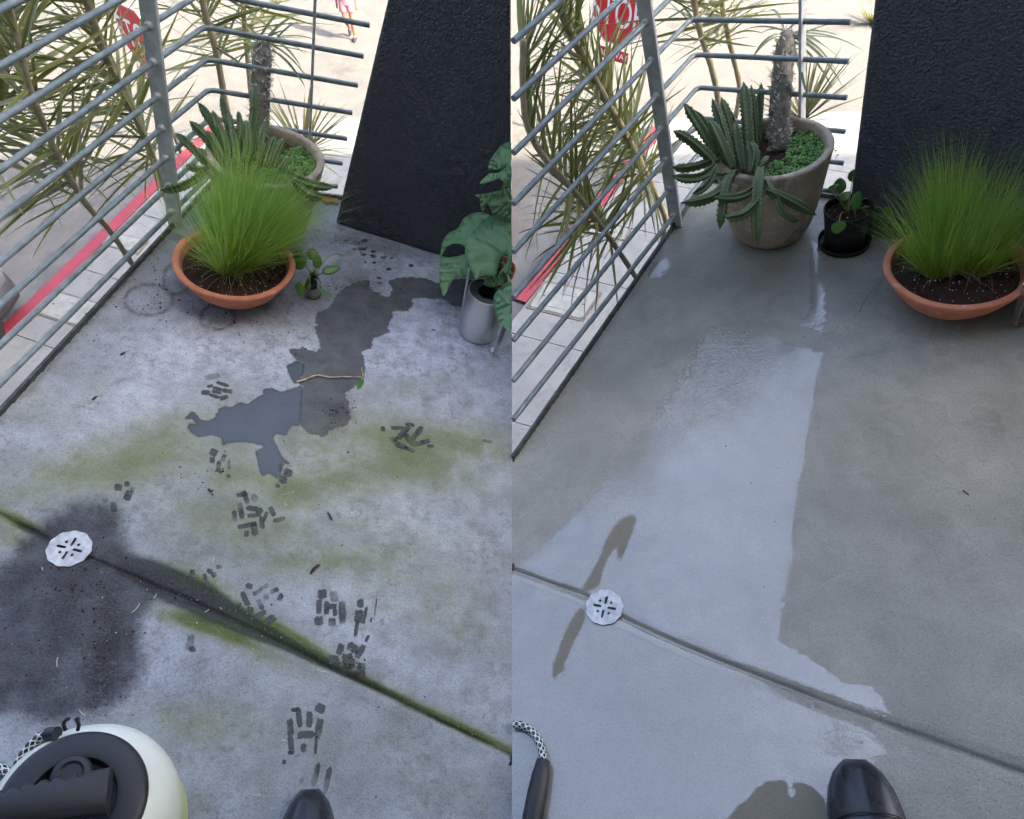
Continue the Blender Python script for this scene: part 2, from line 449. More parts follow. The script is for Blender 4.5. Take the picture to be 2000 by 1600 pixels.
def floor_material(s):
    t = NT('dry_stained_concrete' if s < 0 else 'wet_concrete')
    a1, a2 = t.attr('mask_a'), t.attr('mask_b')
    s1, s2 = t.n('ShaderNodeSeparateColor'), t.n('ShaderNodeSeparateColor')
    t.put(s1.inputs[0], a1.outputs['Color']); t.put(s2.inputs[0], a2.outputs['Color'])
    damp, film, algae, soil = s1.outputs[0], s1.outputs[1], s1.outputs[2], a1.outputs['Alpha']
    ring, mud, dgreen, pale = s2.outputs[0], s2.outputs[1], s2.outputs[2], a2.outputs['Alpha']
    v = t.obj()
    big = t.noise(3.0, 2, 0.55, v)
    mid = t.noise(16.0, 3, 0.6, v)
    fine = t.noise(190.0, 1, 0.65, v)
    grit = t.noise(420.0, 0, 0.5, v)
    edge = t.math('MULTIPLY', t.math('SUBTRACT', t.noise(55.0, 3, 0.6, v), 0.5), 0.22)
    if s < 0:
        base = t.mix(t.rng(big, .3, .7), srgb(140, 148, 160), srgb(164, 172, 186))
        base = t.mix(t.math('MULTIPLY', t.rng(mid, .35, .7), .6), base, srgb(118, 123, 126))
        base = t.mix(t.math('MULTIPLY', t.rng(t.noise(6.5, 3, .65, v), .48, .72), .55), base, srgb(112, 117, 114))
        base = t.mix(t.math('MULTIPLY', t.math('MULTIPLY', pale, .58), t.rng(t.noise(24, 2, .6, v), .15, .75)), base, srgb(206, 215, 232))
        # fine black-grey mottling of weathered cement
        base = t.mix(t.rng(fine, .50, .66, 0, .36), base, srgb(86, 91, 90))
        base = t.mix(t.math('MULTIPLY', t.rng(t.noise(55, 2, .7, v), .48, .68), t.rng(t.noise(7, 2, .6, v), .35, .65, .0, .6)), base, srgb(104, 107, 102))
        base = t.mix(t.rng(grit, .62, .74, 0, .3), base, srgb(206, 210, 216))
        g = t.math('MULTIPLY', algae, t.rng(t.math('MULTIPLY', t.math('ADD', t.noise(120, 2, .7, v), t.noise(22, 2, .6, v)), .5), .30, .68, .5, 1.0), True)
        g2 = t.math('MULTIPLY', g, 0.72)
        base = t.mix(g2, base, t.mix(t.rng(mid, .35, .65), srgb(128, 131, 92), srgb(116, 121, 78)))
        base = t.mix(t.math('MULTIPLY', t.rng(algae, .9, 1.8), .8), base, t.mix(t.rng(fine, .35, .65), srgb(88, 104, 40), srgb(62, 80, 36)))
        base = t.mix(t.math('MULTIPLY', t.rng(t.math('ADD', dgreen, edge), .25, .85), .88), base, t.mix(t.rng(fine, .4, .65), srgb(44, 56, 42), srgb(30, 38, 32)))
        so = t.math('MULTIPLY', soil, t.rng(t.noise(90, 2, .75, v), .30, .62, .15, 1.0), True)
        base = t.mix(t.math('MULTIPLY', so, .8), base, t.mix(fine, srgb(62, 56, 52), srgb(40, 36, 36)))
        base = t.mix(t.math('MULTIPLY', ring, t.rng(t.noise(40, 3, .6, v), .3, .65, .25, .9)), base, srgb(78, 71, 66))
        md = t.rng(t.math('ADD', mud, t.math('MULTIPLY', edge, 1.0)), .30, .68)
        base = t.mix(t.math('MULTIPLY', md, t.rng(mid, .2, .8, .74, .97)), base, t.mix(t.rng(fine, .4, .6), srgb(52, 52, 58), srgb(32, 31, 36)))
        dm = t.rng(t.math('ADD', damp, edge), .47, .53)
        base = t.mix(t.math('MULTIPLY', dm, .86), base, t.mix(t.rng(mid, .3, .7), srgb(72, 74, 73), srgb(48, 49, 49)))  # damp tone with the wall's dark reflection put into the colour
        base = t.mix(t.math('MULTIPLY', dm, t.rng(fine, .5, .7, 0, .5)), base, srgb(104, 106, 105))
        fe = t.math('ADD', film, t.math('MULTIPLY', edge, .5))
        fm = t.rng(fe, .49, .515)
        base = t.mix(t.math('MULTIPLY', fm, .88), base, t.mix(big, srgb(66, 76, 86), srgb(56, 64, 72)))
        rim = t.math('MULTIPLY', t.rng(fe, .455, .50), t.rng(fe, .50, .56, 1, 0))
        base = t.mix(t.math('MULTIPLY', rim, .62), base, srgb(58, 58, 56))
        rough = t.fmix(md, t.fmix(dm, t.fmix(t.rng(mid, .3, .7), .78, .9), .46), .58)
        rough = t.fmix(fm, rough, .05)
        h = t.math('ADD', t.math('MULTIPLY', fine, .5), t.math('MULTIPLY', t.noise(60, 1, .6, v), .7))
        h = t.math('ADD', h, t.math('MULTIPLY', so, 1.2))
        bs = t.fmix(fm, t.fmix(dm, .42, .22), .0)
        nrm = t.bump(h, bs, .004)
        nrm = t.bump(t.rng(fe, .44, .56), .25, .003, nrm)
        b = t.bsdf(base, rough, 0, nrm, 1.4)
    else:
        base = t.mix(t.rng(big, .3, .7), srgb(140, 141, 134), srgb(154, 154, 147))
        base = t.mix(t.math('MULTIPLY', t.rng(mid, .4, .7), .4), base, srgb(128, 128, 120))
        base = t.mix(t.rng(t.noise(5.5, 3, .65, v), .42, .70, 0, .45), base, srgb(118, 119, 113))
        base = t.mix(t.rng(fine, .50, .70, 0, .38), base, srgb(98, 98, 91))
        base = t.mix(t.rng(grit, .63, .75, 0, .45), base, srgb(190, 190, 184))
        base = t.mix(t.rng(t.voro(70.0, v), .0, .10, .75, 0), base, srgb(72, 70, 64))
        base = t.mix(t.rng(t.voro(31.0, v), .0, .035, .9, 0), base, srgb(222, 220, 210))
        base = t.mix(t.math('MULTIPLY', soil, t.rng(t.noise(60, 2, .75, v), .35, .65, 0, .8)), base, srgb(182, 176, 160))
        base = t.mix(t.math('MULTIPLY', ring, .45), base, srgb(108, 108, 100))
        dg = t.rng(dgreen, .1, .8)
        base = t.mix(t.math('MULTIPLY', dg, .7), base, srgb(66, 68, 60))
        dr = t.rng(t.math('ADD', mud, t.math('MULTIPLY', edge, 1.0)), .475, .525)
        base = t.mix(dr, base, t.mix(fine, srgb(132, 128, 114), srgb(108, 105, 94)))
        edge2 = t.math('MULTIPLY', t.math('SUBTRACT', t.noise(26.0, 3, .7, v, 2.2), 0.5), t.math('ADD', .22, t.math('MULTIPLY', pale, 1.3)))
        fe = t.math('ADD', t.math('ADD', film, t.math('MULTIPLY', edge, 1.9)), edge2)
        sw = t.math('ADD', .009, t.math('MULTIPLY', algae, .20))
        fm = t.rng(t.math('ADD', fe, t.math('MULTIPLY', t.math('SUBTRACT', t.noise(14, 3, .7, v, .8), .5), t.math('ADD', .0, t.math('MULTIPLY', algae, .5)))), t.math('SUBTRACT', .5, sw), t.math('ADD', .5, sw))
        thin = t.rng(t.math('ADD', t.math('MULTIPLY', t.noise(2.6, 3, .6, v), .7), t.math('MULTIPLY', t.noise(17, 3, .65, v), .3)), .40, .62)
        fm = t.math('MULTIPLY', fm, t.fmix(thin, .80, 1.0))
        rough = t.fmix(fm, t.fmix(dr, t.rng(t.noise(4, 2, .6, v), .3, .7, .24, .32), .6), t.fmix(t.rng(t.noise(9, 3, .5, v), .35, .65), .05, .10))
        base = t.mix(t.math('MULTIPLY', fm, .30), base, srgb(118, 115, 106))
        h = t.math('ADD', t.math('MULTIPLY', fine, .5), t.math('MULTIPLY', t.noise(60, 1, .6, v), .7))
        bs = t.fmix(fm, .26, .10)
        nrm = t.bump(h, bs, .004)
        # slight ripples where the water is still running off
        rip = t.math('MULTIPLY', t.noise(34, 3, .6, v, 2.0), t.math('MULTIPLY', pale, fm))
        nrm = t.bump(rip, .75, .008, nrm)
        b = t.bsdf(base, rough, 0, nrm, t.fmix(fm, 1.40, 2.2))
    return t.done(b)

def joint_pts(s):
    return [np.array(P(x, y, 0, s))[:2] for x, y in JOINT[s]]
def dist_polyline(X, Y, pts):
    best = np.full_like(X, 1e9)
    for a, b in zip(pts[:-1], pts[1:]):
        e = b - a; L = e @ e
        t = np.clip(((X - a[0]) * e[0] + (Y - a[1]) * e[1]) / L, 0, 1)
        best = np.minimum(best, np.hypot(X - a[0] - t * e[0], Y - a[1] - t * e[1]))
    return best
def left_of(X, Y, p, d):
    return d.x * (Y - p.y) - d.y * (X - p.x)

def set_masks(me, A, s):
    m1, m2 = masks(A, s)
    for nm, m in (('mask_a', m1), ('mask_b', m2)):
        at = me.attributes.new(nm, 'FLOAT_COLOR', 'POINT')
        at.data.foreach_set('color', m.ravel())

FLOOR = {}
def build_floor(s):
    step = 0.0075
    xs = np.arange(0, 1.62 if s < 0 else 1.95, step)
    xs = -xs[::-1] if s < 0 else xs
    ys = np.arange(0.2, 2.62, step)
    X, Y = np.meshgrid(xs, ys)
    nx, ny = len(xs), len(ys)
    k, kd = KERB[s]; c = CORNER[s]; fd = FRONT[s]
    cx, cy = (X[:-1, :-1] + step / 2), (Y[:-1, :-1] + step / 2)
    ok = (left_of(cx, cy, k, kd) < 0) & (left_of(cx, cy, c, fd) < 0)
    jp = joint_pts(s)
    ok &= dist_polyline(cx, cy, jp) > 0.017
    dp = P(*DRAIN[s], 0, s)
    ok &= np.hypot(cx - dp.x, cy - dp.y) > 0.042
    idx = np.arange(nx * ny).reshape(ny, nx)
    q = np.stack([idx[:-1, :-1], idx[:-1, 1:], idx[1:, 1:], idx[1:, :-1]], -1)[ok]
    used = np.unique(q)
    remap = -np.ones(nx * ny, int); remap[used] = np.arange(len(used))
    A = np.stack([X.ravel(), Y.ravel(), np.zeros(nx * ny)], 1)[used]
    q = remap[q]
    mb_v = A.tolist(); mb_f = q.tolist()
    # the floor behind the camera and past the frame
    n = len(mb_v)
    kx = k.x - kd.x / kd.y * (k.y + 1.2)
    if s < 0:
        ext = [(kx, -1.2), (0, -1.2), (0, .2), (k.x - kd.x / kd.y * (k.y - .2), .2)]
    else:
        ext = [(0, -1.2), (2.3, -1.2), (2.3, .2), (0, .2)]
        x1 = float(xs[-1])
        ext2 = [(x1, .2), (2.3, .2), (2.3, c.y + fd.y / fd.x * (2.3 - c.x)), (x1, c.y + fd.y / fd.x * (x1 - c.x))]
    mb_v += [[a, b, 0] for a, b in ext]; mb_f.append([n, n + 1, n + 2, n + 3])
    if s > 0:
        mb_v += [[a, b, 0] for a, b in ext2]; mb_f.append([n + 4, n + 5, n + 6, n + 7])
    me = bpy.data.meshes.new('patio_floor')
    me.from_pydata(mb_v, [], mb_f)
    mat = floor_material(s)
    me.materials.append(mat)
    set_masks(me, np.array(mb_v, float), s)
    fl = bpy.data.objects.new('patio_floor', me)
    COL.objects.link(fl)
    fl.matrix_world = BAY[s]
    props(fl, 'light grey concrete patio floor with green algae, mud and footprints' if s < 0 else 'washed dark grey patio floor shining with water', None, None, 'structure')
    FLOOR[s] = fl
    # the control joint: a sunk groove across the slab
    prof = [(-.027, .0006), (-.012, -.0002), (-.006, -.0025), (-.0035, -.008), (.0035, -.008), (.006, -.0025), (.012, -.0002), (.027, .0006)]
    J = smooth_path([Vector((p[0], p[1], 0)) for p in jp], 16)
    vs, fs = [], []
    r2 = random.Random(3)
    for i, p in enumerate(J):
        tdir = (J[min(i + 1, len(J) - 1)] - J[max(i - 1, 0)]).normalized()
        nn = Vector((-tdir.y, tdir.x, 0))
        for o_, z in prof:
            w_ = 1 + r2.uniform(-.12, .12) if abs(o_) < .02 else 1
            q_ = p + nn * o_ * w_
            q_.x = min(q_.x, 0) if s < 0 else max(q_.x, 0)
            vs.append((q_.x, q_.y, z))
    m = len(prof)
    for i in range(len(J) - 1):
        for j in range(m - 1):
            fs.append((i * m + j, (i + 1) * m + j, (i + 1) * m + j + 1, i * m + j + 1))
    # skip the drain
    fs = [f for f in fs if math.hypot(sum(vs[i][0] for i in f) / 4 - dp.x, sum(vs[i][1] for i in f) / 4 - dp.y) > .044]
    mb = MB(); mb.v = vs; mb.f = fs
    g = child('joint_groove', mb, mat, fl, True)
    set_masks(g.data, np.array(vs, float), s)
    return fl, mat

floor_mats = {}
for s in (-1, 1):
    _, floor_mats[s] = build_floor(s)

M_STEEL = basic('galvanised_steel', srgb(206, 210, 214), srgb(176, 182, 188), 22, .42, .15, .12, 90, .002, contrast=(.35, .65), rough2=.55)
M_ROD = basic('painted_steel_rod', srgb(126, 138, 144), srgb(108, 119, 125), 30, .33, .1, .05, 120, .001, contrast=(.35, .65), rough2=.5)
M_TRIM = basic('dull_edge_steel', srgb(92, 98, 96), srgb(62, 66, 62), 30, .5, .4, .15, 80, .002)
M_PLINTH = basic('plinth_concrete', srgb(140, 140, 138), srgb(110, 110, 108), 5, .9, 0, .2, 60)

# slab edges, down to the street, and steel edge trims
STREET_Z = -3.0
def plinth(s):
    k, kd = KERB[s]; c = CORNER[s]; fd = FRONT[s]
    if s < 0:
        poly = [k - kd * ((k.y + 1.2) / kd.y), c.copy(), c + fd * ((0 - c.x) / fd.x), Vector((0, -1.2, 0))]
    else:
        poly = [Vector((0, -1.2, 0)), k.copy(), c.copy(), c + fd * ((2.3 - c.x) / fd.x), Vector((2.3, -1.2, 0))]
    top = [BAY[s] @ (p + Vector((0, 0, -.012))) for p in poly]
    cen = sum(top, Vector()) / len(top)
    top = [p + (cen - p).normalized() * .012 for p in top]
    for p in top: p.x = min(p.x, -.001) if s < 0 else max(p.x, .001)
    bot = [Vector((p.x, p.y, STREET_Z - .1)) for p in top]
    n = len(top)
    mb = MB().add(top + bot, [tuple(range(n))] + [(i, i + n, (i + 1) % n + n, (i + 1) % n) for i in range(n)])
    return single('patio_base', mb, M_PLINTH, 0, None, None, None, 'structure')
for s in (-1, 1):
    plinth(s)
    k, kd = KERB[s]; c = CORNER[s]; fd = FRONT[s]
    a = k - kd * (2.4 if s < 0 else 0.0)
    def strip(p0, p1):
        d = (p1 - p0).normalized(); nn = Vector((-d.y, d.x, 0))
        L = (p1 - p0).length / 2
        mb = MB()
        mid = (p0 + p1) / 2
        mb.obox(mid + nn * .004 + Vector((0, 0, .004)), d * L, nn * .0045, Vector((0, 0, .0135)))
        mb.obox(mid + nn * .010 + Vector((0, 0, -.05)), d * L, nn * .0015, Vector((0, 0, .04)))
        return mb
    child('edge_trim', strip(a + (Vector((.008, .012, 0)) if s > 0 else Vector()), c + kd * .004), M_TRIM, FLOOR[s])
    e = c + fd * ((-.012 - c.x) / fd.x if s < 0 else (2.28 - c.x) / fd.x)
    child('edge_trim', strip(c + fd * .012, e), M_TRIM, FLOOR[s])

# ------------------------------------------------------------------ dark stucco walls
def stucco():
    t = NT('dark_stucco')
    v = t.obj()
    base = t.mix(t.noise(3, 4, .6, v), srgb(72, 75, 85), srgb(84, 87, 97))
    base = t.mix(t.rng(t.voro(30, v), 0, .018, 1, 0), base, srgb(150, 150, 150))
    h = t.math('ADD', t.math('MULTIPLY', t.noise(135, 2, .55, v, .4), 1.0), t.math('MULTIPLY', t.voro(105, v), .5))
    return t.done(t.bsdf(base, .5, 0, t.bump(h, 1.0, .015), 1.5))
M_WALL = stucco()
def wall(s, b0, b1, lean, label):
    d = (b1 - b0).normalized(); nn = Vector((-d.y, d.x, 0))
    if nn.y < 0: nn = -nn
    H_ = 3.2 if s > 0 else 1.62; th = .26
    e0, e1 = b0.copy(), b1.copy()
    t0 = b0 + d * lean * H_
    def back(p):
        q = p + nn * th
        if s < 0: q.x = min(q.x, -.004)
        return q
    vs = []
    for z, a, b in ((0.001, e0, e1), (H_, t0, e1)):
        if s < 0: b = a + d * ((-z * math.tan(FALL) - .004 - a.x) / d.x)
        for q in (a, b, back(b), back(a)):
            if s < 0: q = Vector((min(q.x, -z * math.tan(FALL) - .004), q.y, 0))
            vs.append((q.x, q.y, z))
    mb = MB().add(vs, [(3, 2, 1, 0), (4, 5, 6, 7), (0, 1, 5, 4), (1, 2, 6, 5), (2, 3, 7, 6), (3, 0, 4, 7)])
    o = single('stucco_wall', mb, M_WALL, s, label, 'wall')
    bv = o.modifiers.new('edge', 'BEVEL'); bv.width = .012; bv.segments = 3
    return o
a, b = P(655, 437, 0, -1), P(870, 503, 0, -1)
d = (b - a).normalized()
wall(-1, a, a + d * ((-.004 - a.x) / d.x), .125, 'dark charcoal stucco wall behind the monstera on the dry stained patio')
a, b = P(1652, 452, 0, 1), P(1762, 474, 0, 1)
d = (b - a).normalized()
wall(1, a, a + d * 1.25, .0, 'dark charcoal stucco wall behind the black pot on the washed patio')

# ------------------------------------------------------------------ railings
RAIL = {-1: dict(post=P(343, 441, 0, -1), ang=78.2, z0=.063, dz=.1025, n=10, end_x=-.712, p2=Vector((-.815, 2.44, 0)), lean=0.0),
        1: dict(post=P(1321, 441, 0, 1), ang=54.6, z0=.051, dz=.1165, n=9, end_x=1.215, p2=Vector((1.10, 2.315, 0)), lean=-.05)}
RAILPLANE = {}
def railing(s, label):
    R = RAIL[s]; p = R['post']
    d = Vector((math.cos(math.radians(R['ang'])), math.sin(math.radians(R['ang'])), 0))
    nn = Vector((d.y, -d.x, 0))            # towards the patio
    ln = Vector((0, 0, 1)) + nn * (-R['lean'] if s > 0 else 0) * -1
    up = (Vector((0, 0, 1)) + nn * R['lean']).normalized()
    th = Thing('railing', label, 'railing', p, s)
    RAILPLANE[s] = (p, d, nn)
    Hh = R['z0'] + R['dz'] * (R['n'] - 1) + .03
    o = th.part('post', MB().obox(p + up * (Hh / 2), nn * .0245, d * .0065, up * (Hh / 2)), M_STEEL)
    bv = o.modifiers.new('edge', 'BEVEL'); bv.width = .002; bv.segments = 2
    p2 = R['p2'] + Vector((0, 0, -.02))
    o = th.part('post', MB().obox(p2 + up * (Hh / 2), FRONT[s] * .0045, Vector((-FRONT[s].y, FRONT[s].x, 0)) * .022, up * (Hh / 2)), M_STEEL)
    o.modifiers.new('edge', 'BEVEL').width = .0015
    if s < 0:
        q = p - d * 2.25
        th.part('post', MB().obox(q + up * (Hh / 2), nn * .0245, d * .0065, up * (Hh / 2)), M_STEEL)
    col = make_mesh('weld_collar', MB().lathe([(.0085, -.011), (.0118, -.005), (.0130, .0), (.0118, .005), (.0085, .011)], 12), M_STEEL, True)
    for i in range(R['n']):
        z = R['z0'] + R['dz'] * i
        off = up * (z / up.z)
        a = p + off
        if s < 0:
            st = a - d * 2.35
        else:
            st = a - d * ((a.x - .004 - z * math.tan(FALL)) / d.x)
        c0 = CORNER[s] + (d * .0)
        # corner where the rod line meets the front line
        fd = FRONT[s]
        base2 = R['p2']
        # intersect p + d t with base2 + fd u
        den = d.x * fd.y - d.y * fd.x
        t_ = ((base2.x - p.x) * fd.y - (base2.y - p.y) * fd.x) / den
        cc = p + d * t_ + off
        en = base2 + fd * ((R['end_x'] + (.10 * z if s < 0 else 0) - base2.x) / fd.x) + off
        r_ = .026
        bend = bez(cc - d * r_, cc, cc + fd * r_, 5)
        pts = [st, a] + bend + [en]
        th.part('rod', MB().tube(pts, .0084, 12), M_ROD, True, angle=50)
        rot = d.to_track_quat('Z', 'Y').to_matrix().to_4x4()
        th.link('weld_collar', col, local=Matrix.Translation(a - p - d * .008) @ rot)
    return th
railing(-1, 'grey steel railing of thin horizontal rods along the dry stained patio')
railing(1, 'grey steel railing of thin horizontal rods along the washed patio')

# ------------------------------------------------------------------ street, sidewalks
def street_mat():
    t = NT('asphalt'); v = t.obj()
    base = t.mix(t.rng(t.noise(.8, 5, .6, v), .3, .7), srgb(80, 80, 82), srgb(91, 90, 90))
    base = t.mix(t.rng(t.noise(3.5, 6, .7, v), .42, .70, 0, .9), base, srgb(99, 97, 95))
    base = t.mix(t.rng(t.noise(1.3, 5, .75, v), .55, .75, 0, .8), base, srgb(66, 64, 62))
    base = t.mix(t.rng(t.noise(90, 3, .7, v), .45, .7, 0, .6), base, srgb(52, 52, 54))
    base = t.mix(t.rng(t.voro(60, v), 0, .06, .8, 0), base, srgb(128, 126, 122))
    return t.done(t.bsdf(base, .9, 0, t.bump(t.noise(70, 4, .7, v), .5, .01), 1.45))
def walk_mat():
    t = NT('sidewalk_concrete'); v = t.obj()
    base = t.mix(t.rng(t.noise(1.6, 5, .6, v), .3, .7), srgb(104, 107, 110), srgb(116, 119, 121))
    base = t.mix(t.rng(t.noise(7, 6, .7, v), .45, .75, 0, .7), base, srgb(88, 90, 92))
    base = t.mix(t.rng(t.noise(38, 4, .7, v), .56, .70, 0, .55), base, srgb(66, 69, 69))
    return t.done(t.bsdf(base, .88, 0, t.bump(t.noise(60, 2, .7, v), .25, .005), 1.45))
def red_mat():
    t = NT('red_kerb_paint'); v = t.obj()
    base = t.mix(t.rng(t.noise(4, 5, .6, v), .3, .7), srgb(126, 40, 54), srgb(112, 34, 48))
    base = t.mix(t.rng(t.noise(22, 5, .75, v), .62, .8), base, srgb(100, 82, 84))
    return t.done(t.bsdf(base, .6, 0, t.bump(t.noise(60, 2, .7, v), .2, .004), 1.45))
M_ASPHALT, M_WALK, M_RED = street_mat(), walk_mat(), red_mat()
GZ = STREET_Z - .13
mb = MB().add([(-140, -60, GZ), (140, -60, GZ), (140, 160, GZ), (-140, 160, GZ)], [(0, 1, 2, 3)])
single('street', mb, M_ASPHALT, 0, 'wide sunlit street of worn asphalt', None, None, 'structure')
M_GUTTER = basic('gutter_concrete', srgb(90, 92, 94), srgb(70, 72, 74), 4, .85, 0, .2, 50)

def sidewalk(kin, kout, turn, far, near, inner, s):
    """slabs between the kerb line and the building, the kerb line running from near to turn, then away along far"""
    d = (turn - near).normalized(); nn = Vector((d.y, -d.x, 0))
    if s > 0 and nn.x < 0: nn = -nn
    if nn.x < 0: nn = -nn
    root = MB()
    L = (turn - near).length
    # ground bed below slabs
    width = inner
    bed = [near, turn, far, far + Vector((0, -9, 0)), near + nn * width]
    sl = 1.02
    first = None
    n = int(L / sl) + 1
    return d, nn, L
def clipx(p, s):
    q = p.copy()
    q.x = min(q.x, -.004) if s < 0 else max(q.x, .004)
    return q
def poly_slab(name, pts, z, th, mat, parent=None, s=0):
    """an extruded flat polygon"""
    n = len(pts)
    top = [(p.x, p.y, z) for p in pts]; bot = [(p.x, p.y, z - th) for p in pts]
    mb = MB().add(top + bot, [tuple(range(n))] + [(i, i + n, (i + 1) % n + n, (i + 1) % n) for i in range(n)])
    ar = sum(pts[i].x * pts[(i + 1) % n].y - pts[(i + 1) % n].x * pts[i].y for i in range(n))
    if ar < 0:
        mb.f = [tuple(reversed(f)) for f in mb.f]
    if parent: return child(name, mb, mat, parent)
    return single(name, mb, mat, 0, None, None, None, 'structure')
from mathutils.geometry import intersect_line_line_2d
def clip_half(pts, p, n):
    out = []
    for i in range(len(pts)):
        a, b = pts[i], pts[(i + 1) % len(pts)]
        da, db = (a - p).dot(n), (b - p).dot(n)
        if da >= 0: out.append(a)
        if (da > 0) != (db > 0) and abs(da - db) > 1e-9:
            out.append(a + (b - a) * (da / (da - db)))
    return out
def build_walk(s, near, mid, turn, far, joint0, jd, label):
    Z = STREET_Z
    d = (turn - near).normalized(); nn = Vector((d.y, -d.x, 0))
    region = [near, turn, far, Vector((far.x, far.y - 8.5, Z)), Vector((near.x + nn.x * 5, near.y - 3, Z))] if s < 0 else \
             [near, turn, far, Vector((far.x, far.y - 8.5, Z)), Vector((near.x, near.y - 3, Z))]
    region = [Vector((p.x, p.y, Z)) for p in region]
    bed = poly_slab('sidewalk', region, Z - .035, .12, M_GUTTER)
    props(bed, label)
    fdn = (far - turn).normalized(); fn = Vector((fdn.y, -fdn.x, 0))
    kw = .15
    # concrete kerb stones, red on top along the side street
    def offs(dd): return near + nn * dd, turn + nn * dd
    red_in = .155
    kerb = [near, turn, turn + nn * red_in + d * 0, near + nn * red_in]
    kerb = clip_half([Vector((p.x, p.y, Z)) for p in kerb], Vector((0, 0, 0)), Vector((-1, 0, 0)) if s < 0 else Vector((1, 0, 0)))
    k = poly_slab('kerb', kerb, Z + .001, .15, M_GUTTER, bed)
    kin = [p.copy() for p in kerb]
    poly_slab('red_kerb_paint', kin, Z + .005, .05, M_RED, k)
    # gutter pan
    gp = [near - nn * .42, turn - nn * .42, turn - nn * .002, near - nn * .002]
    gp = clip_half([Vector((p.x, p.y, Z)) for p in gp], Vector(), Vector((-1, 0, 0)) if s < 0 else Vector((1, 0, 0)))
    g = poly_slab('gutter', gp, GZ + .008, .03, M_GUTTER, bed)
    # slabs
    sl = 1.05
    rows = [(red_in + .008, 1.55), (1.56, 2.9), (2.91, 4.3)]
    L = (turn - near).length
    t0 = (joint0 - near).dot(d) % sl
    # joints run along jd; shear the slab cells so that they follow it
    sh = jd.normalized()
    for r0, r1 in rows:
        i = -3
        while True:
            ta, tb = t0 + sl * (i) + .005, t0 + sl * (i + 1) - .005
            i += 1
            if ta > L + 5: break
            def corner(tt, rr):
                q = near + d * tt + nn * red_in
                return q + sh * ((rr - red_in) / sh.dot(nn))
            cell = [corner(ta, r0), corner(tb, r0), corner(tb, r1), corner(ta, r1)]
            cell = [Vector((p.x, p.y, Z)) for p in cell]
            cell = clip_half(cell, turn, -fn if (-fn).y < 0 else fn)
            if len(cell) >= 3: cell = clip_half(cell, Vector((0, 0, 0)), Vector((-1, 0, 0)) if s < 0 else Vector((1, 0, 0)))
            if len(cell) < 3: continue
            poly_slab('slab', cell, Z + rnd.uniform(-.002, .002), .04, M_WALK, bed)
    # front walk beyond the corner of the building
    fr = clip_half([Vector((p.x, p.y, Z)) for p in region], near + nn * 4.31 , nn)
    return bed, d, nn
nearL, turnL = W(0, 642, STREET_Z), W(285, 366, STREET_Z)
dL = (turnL - nearL).normalized()
nearL0 = nearL - dL * 3.0
turnL = nearL + dL * 4.2
walkL, wdL, wnL = build_walk(-1, nearL0, nearL, turnL, Vector((-.01, turnL.y + .25, STREET_Z)), W(30, 652, STREET_Z), W(115, 683, STREET_Z) - W(30, 652, STREET_Z), 'grey concrete sidewalk slabs with a red kerb beside the dry patio')
nearR, turnR = W(1000.5, 582, STREET_Z), W(1235, 298, STREET_Z)
dR = (turnR - nearR).normalized()
turnR = nearR + dR * 4.2
walkR, wdR, wnR = build_walk(1, nearR, nearR, turnR, Vector((9.0, turnR.y + .6, STREET_Z)), W(1000, 652, STREET_Z), W(1145, 690, STREET_Z) - W(1000, 652, STREET_Z), 'grey concrete sidewalk slabs with a red kerb beside the washed patio')

# ------------------------------------------------------------------ unseen tall building, its height and roof slab shaped to shade the patios
M_FACADE = basic('facade_render', srgb(196, 194, 188), srgb(180, 178, 172), 2, .9, 0, .2, 40)
M_GLASSY = basic('dark_window_glass', srgb(30, 34, 40), srgb(40, 44, 50), 2, .08)
bt = Thing('building', 'tall pale rendered building standing behind the patios', 'building', (10, -1.3, STREET_Z - .13))
mb = MB().box((-14, -13, STREET_Z - .13), (44, -1.3, 13.0))
bt.part('wall', mb, M_FACADE)
mb = MB().box((-14.1, -13.1, 13.003), (44.1, -1.2, 13.25))
bt.part('parapet', mb, M_FACADE)
bt.part('added_overhang', MB().box((-14, -1.297, 3.05), (44, 0.75, 3.35)), M_FACADE)  # unseen slab added to keep skylight off the patio floors
wmesh = make_mesh('window', MB().box((-.7, -.03, -.9), (.7, .03, .9)), M_GLASSY)
for fl_ in range(4):
    for i in range(-5, 20):
        bt.link('window', wmesh, local=Matrix.Translation(Vector((i * 2.8 - 10 + 1.4, 0.035 , 1.2 + fl_ * 3.3 + (.9 if fl_ > 1 else 0)))))
# ================================================================== THE OBJECTS
def nearest_x(l, s):
    """world x of a local point"""
    return (BAYN[s] @ np.array(l))[0]

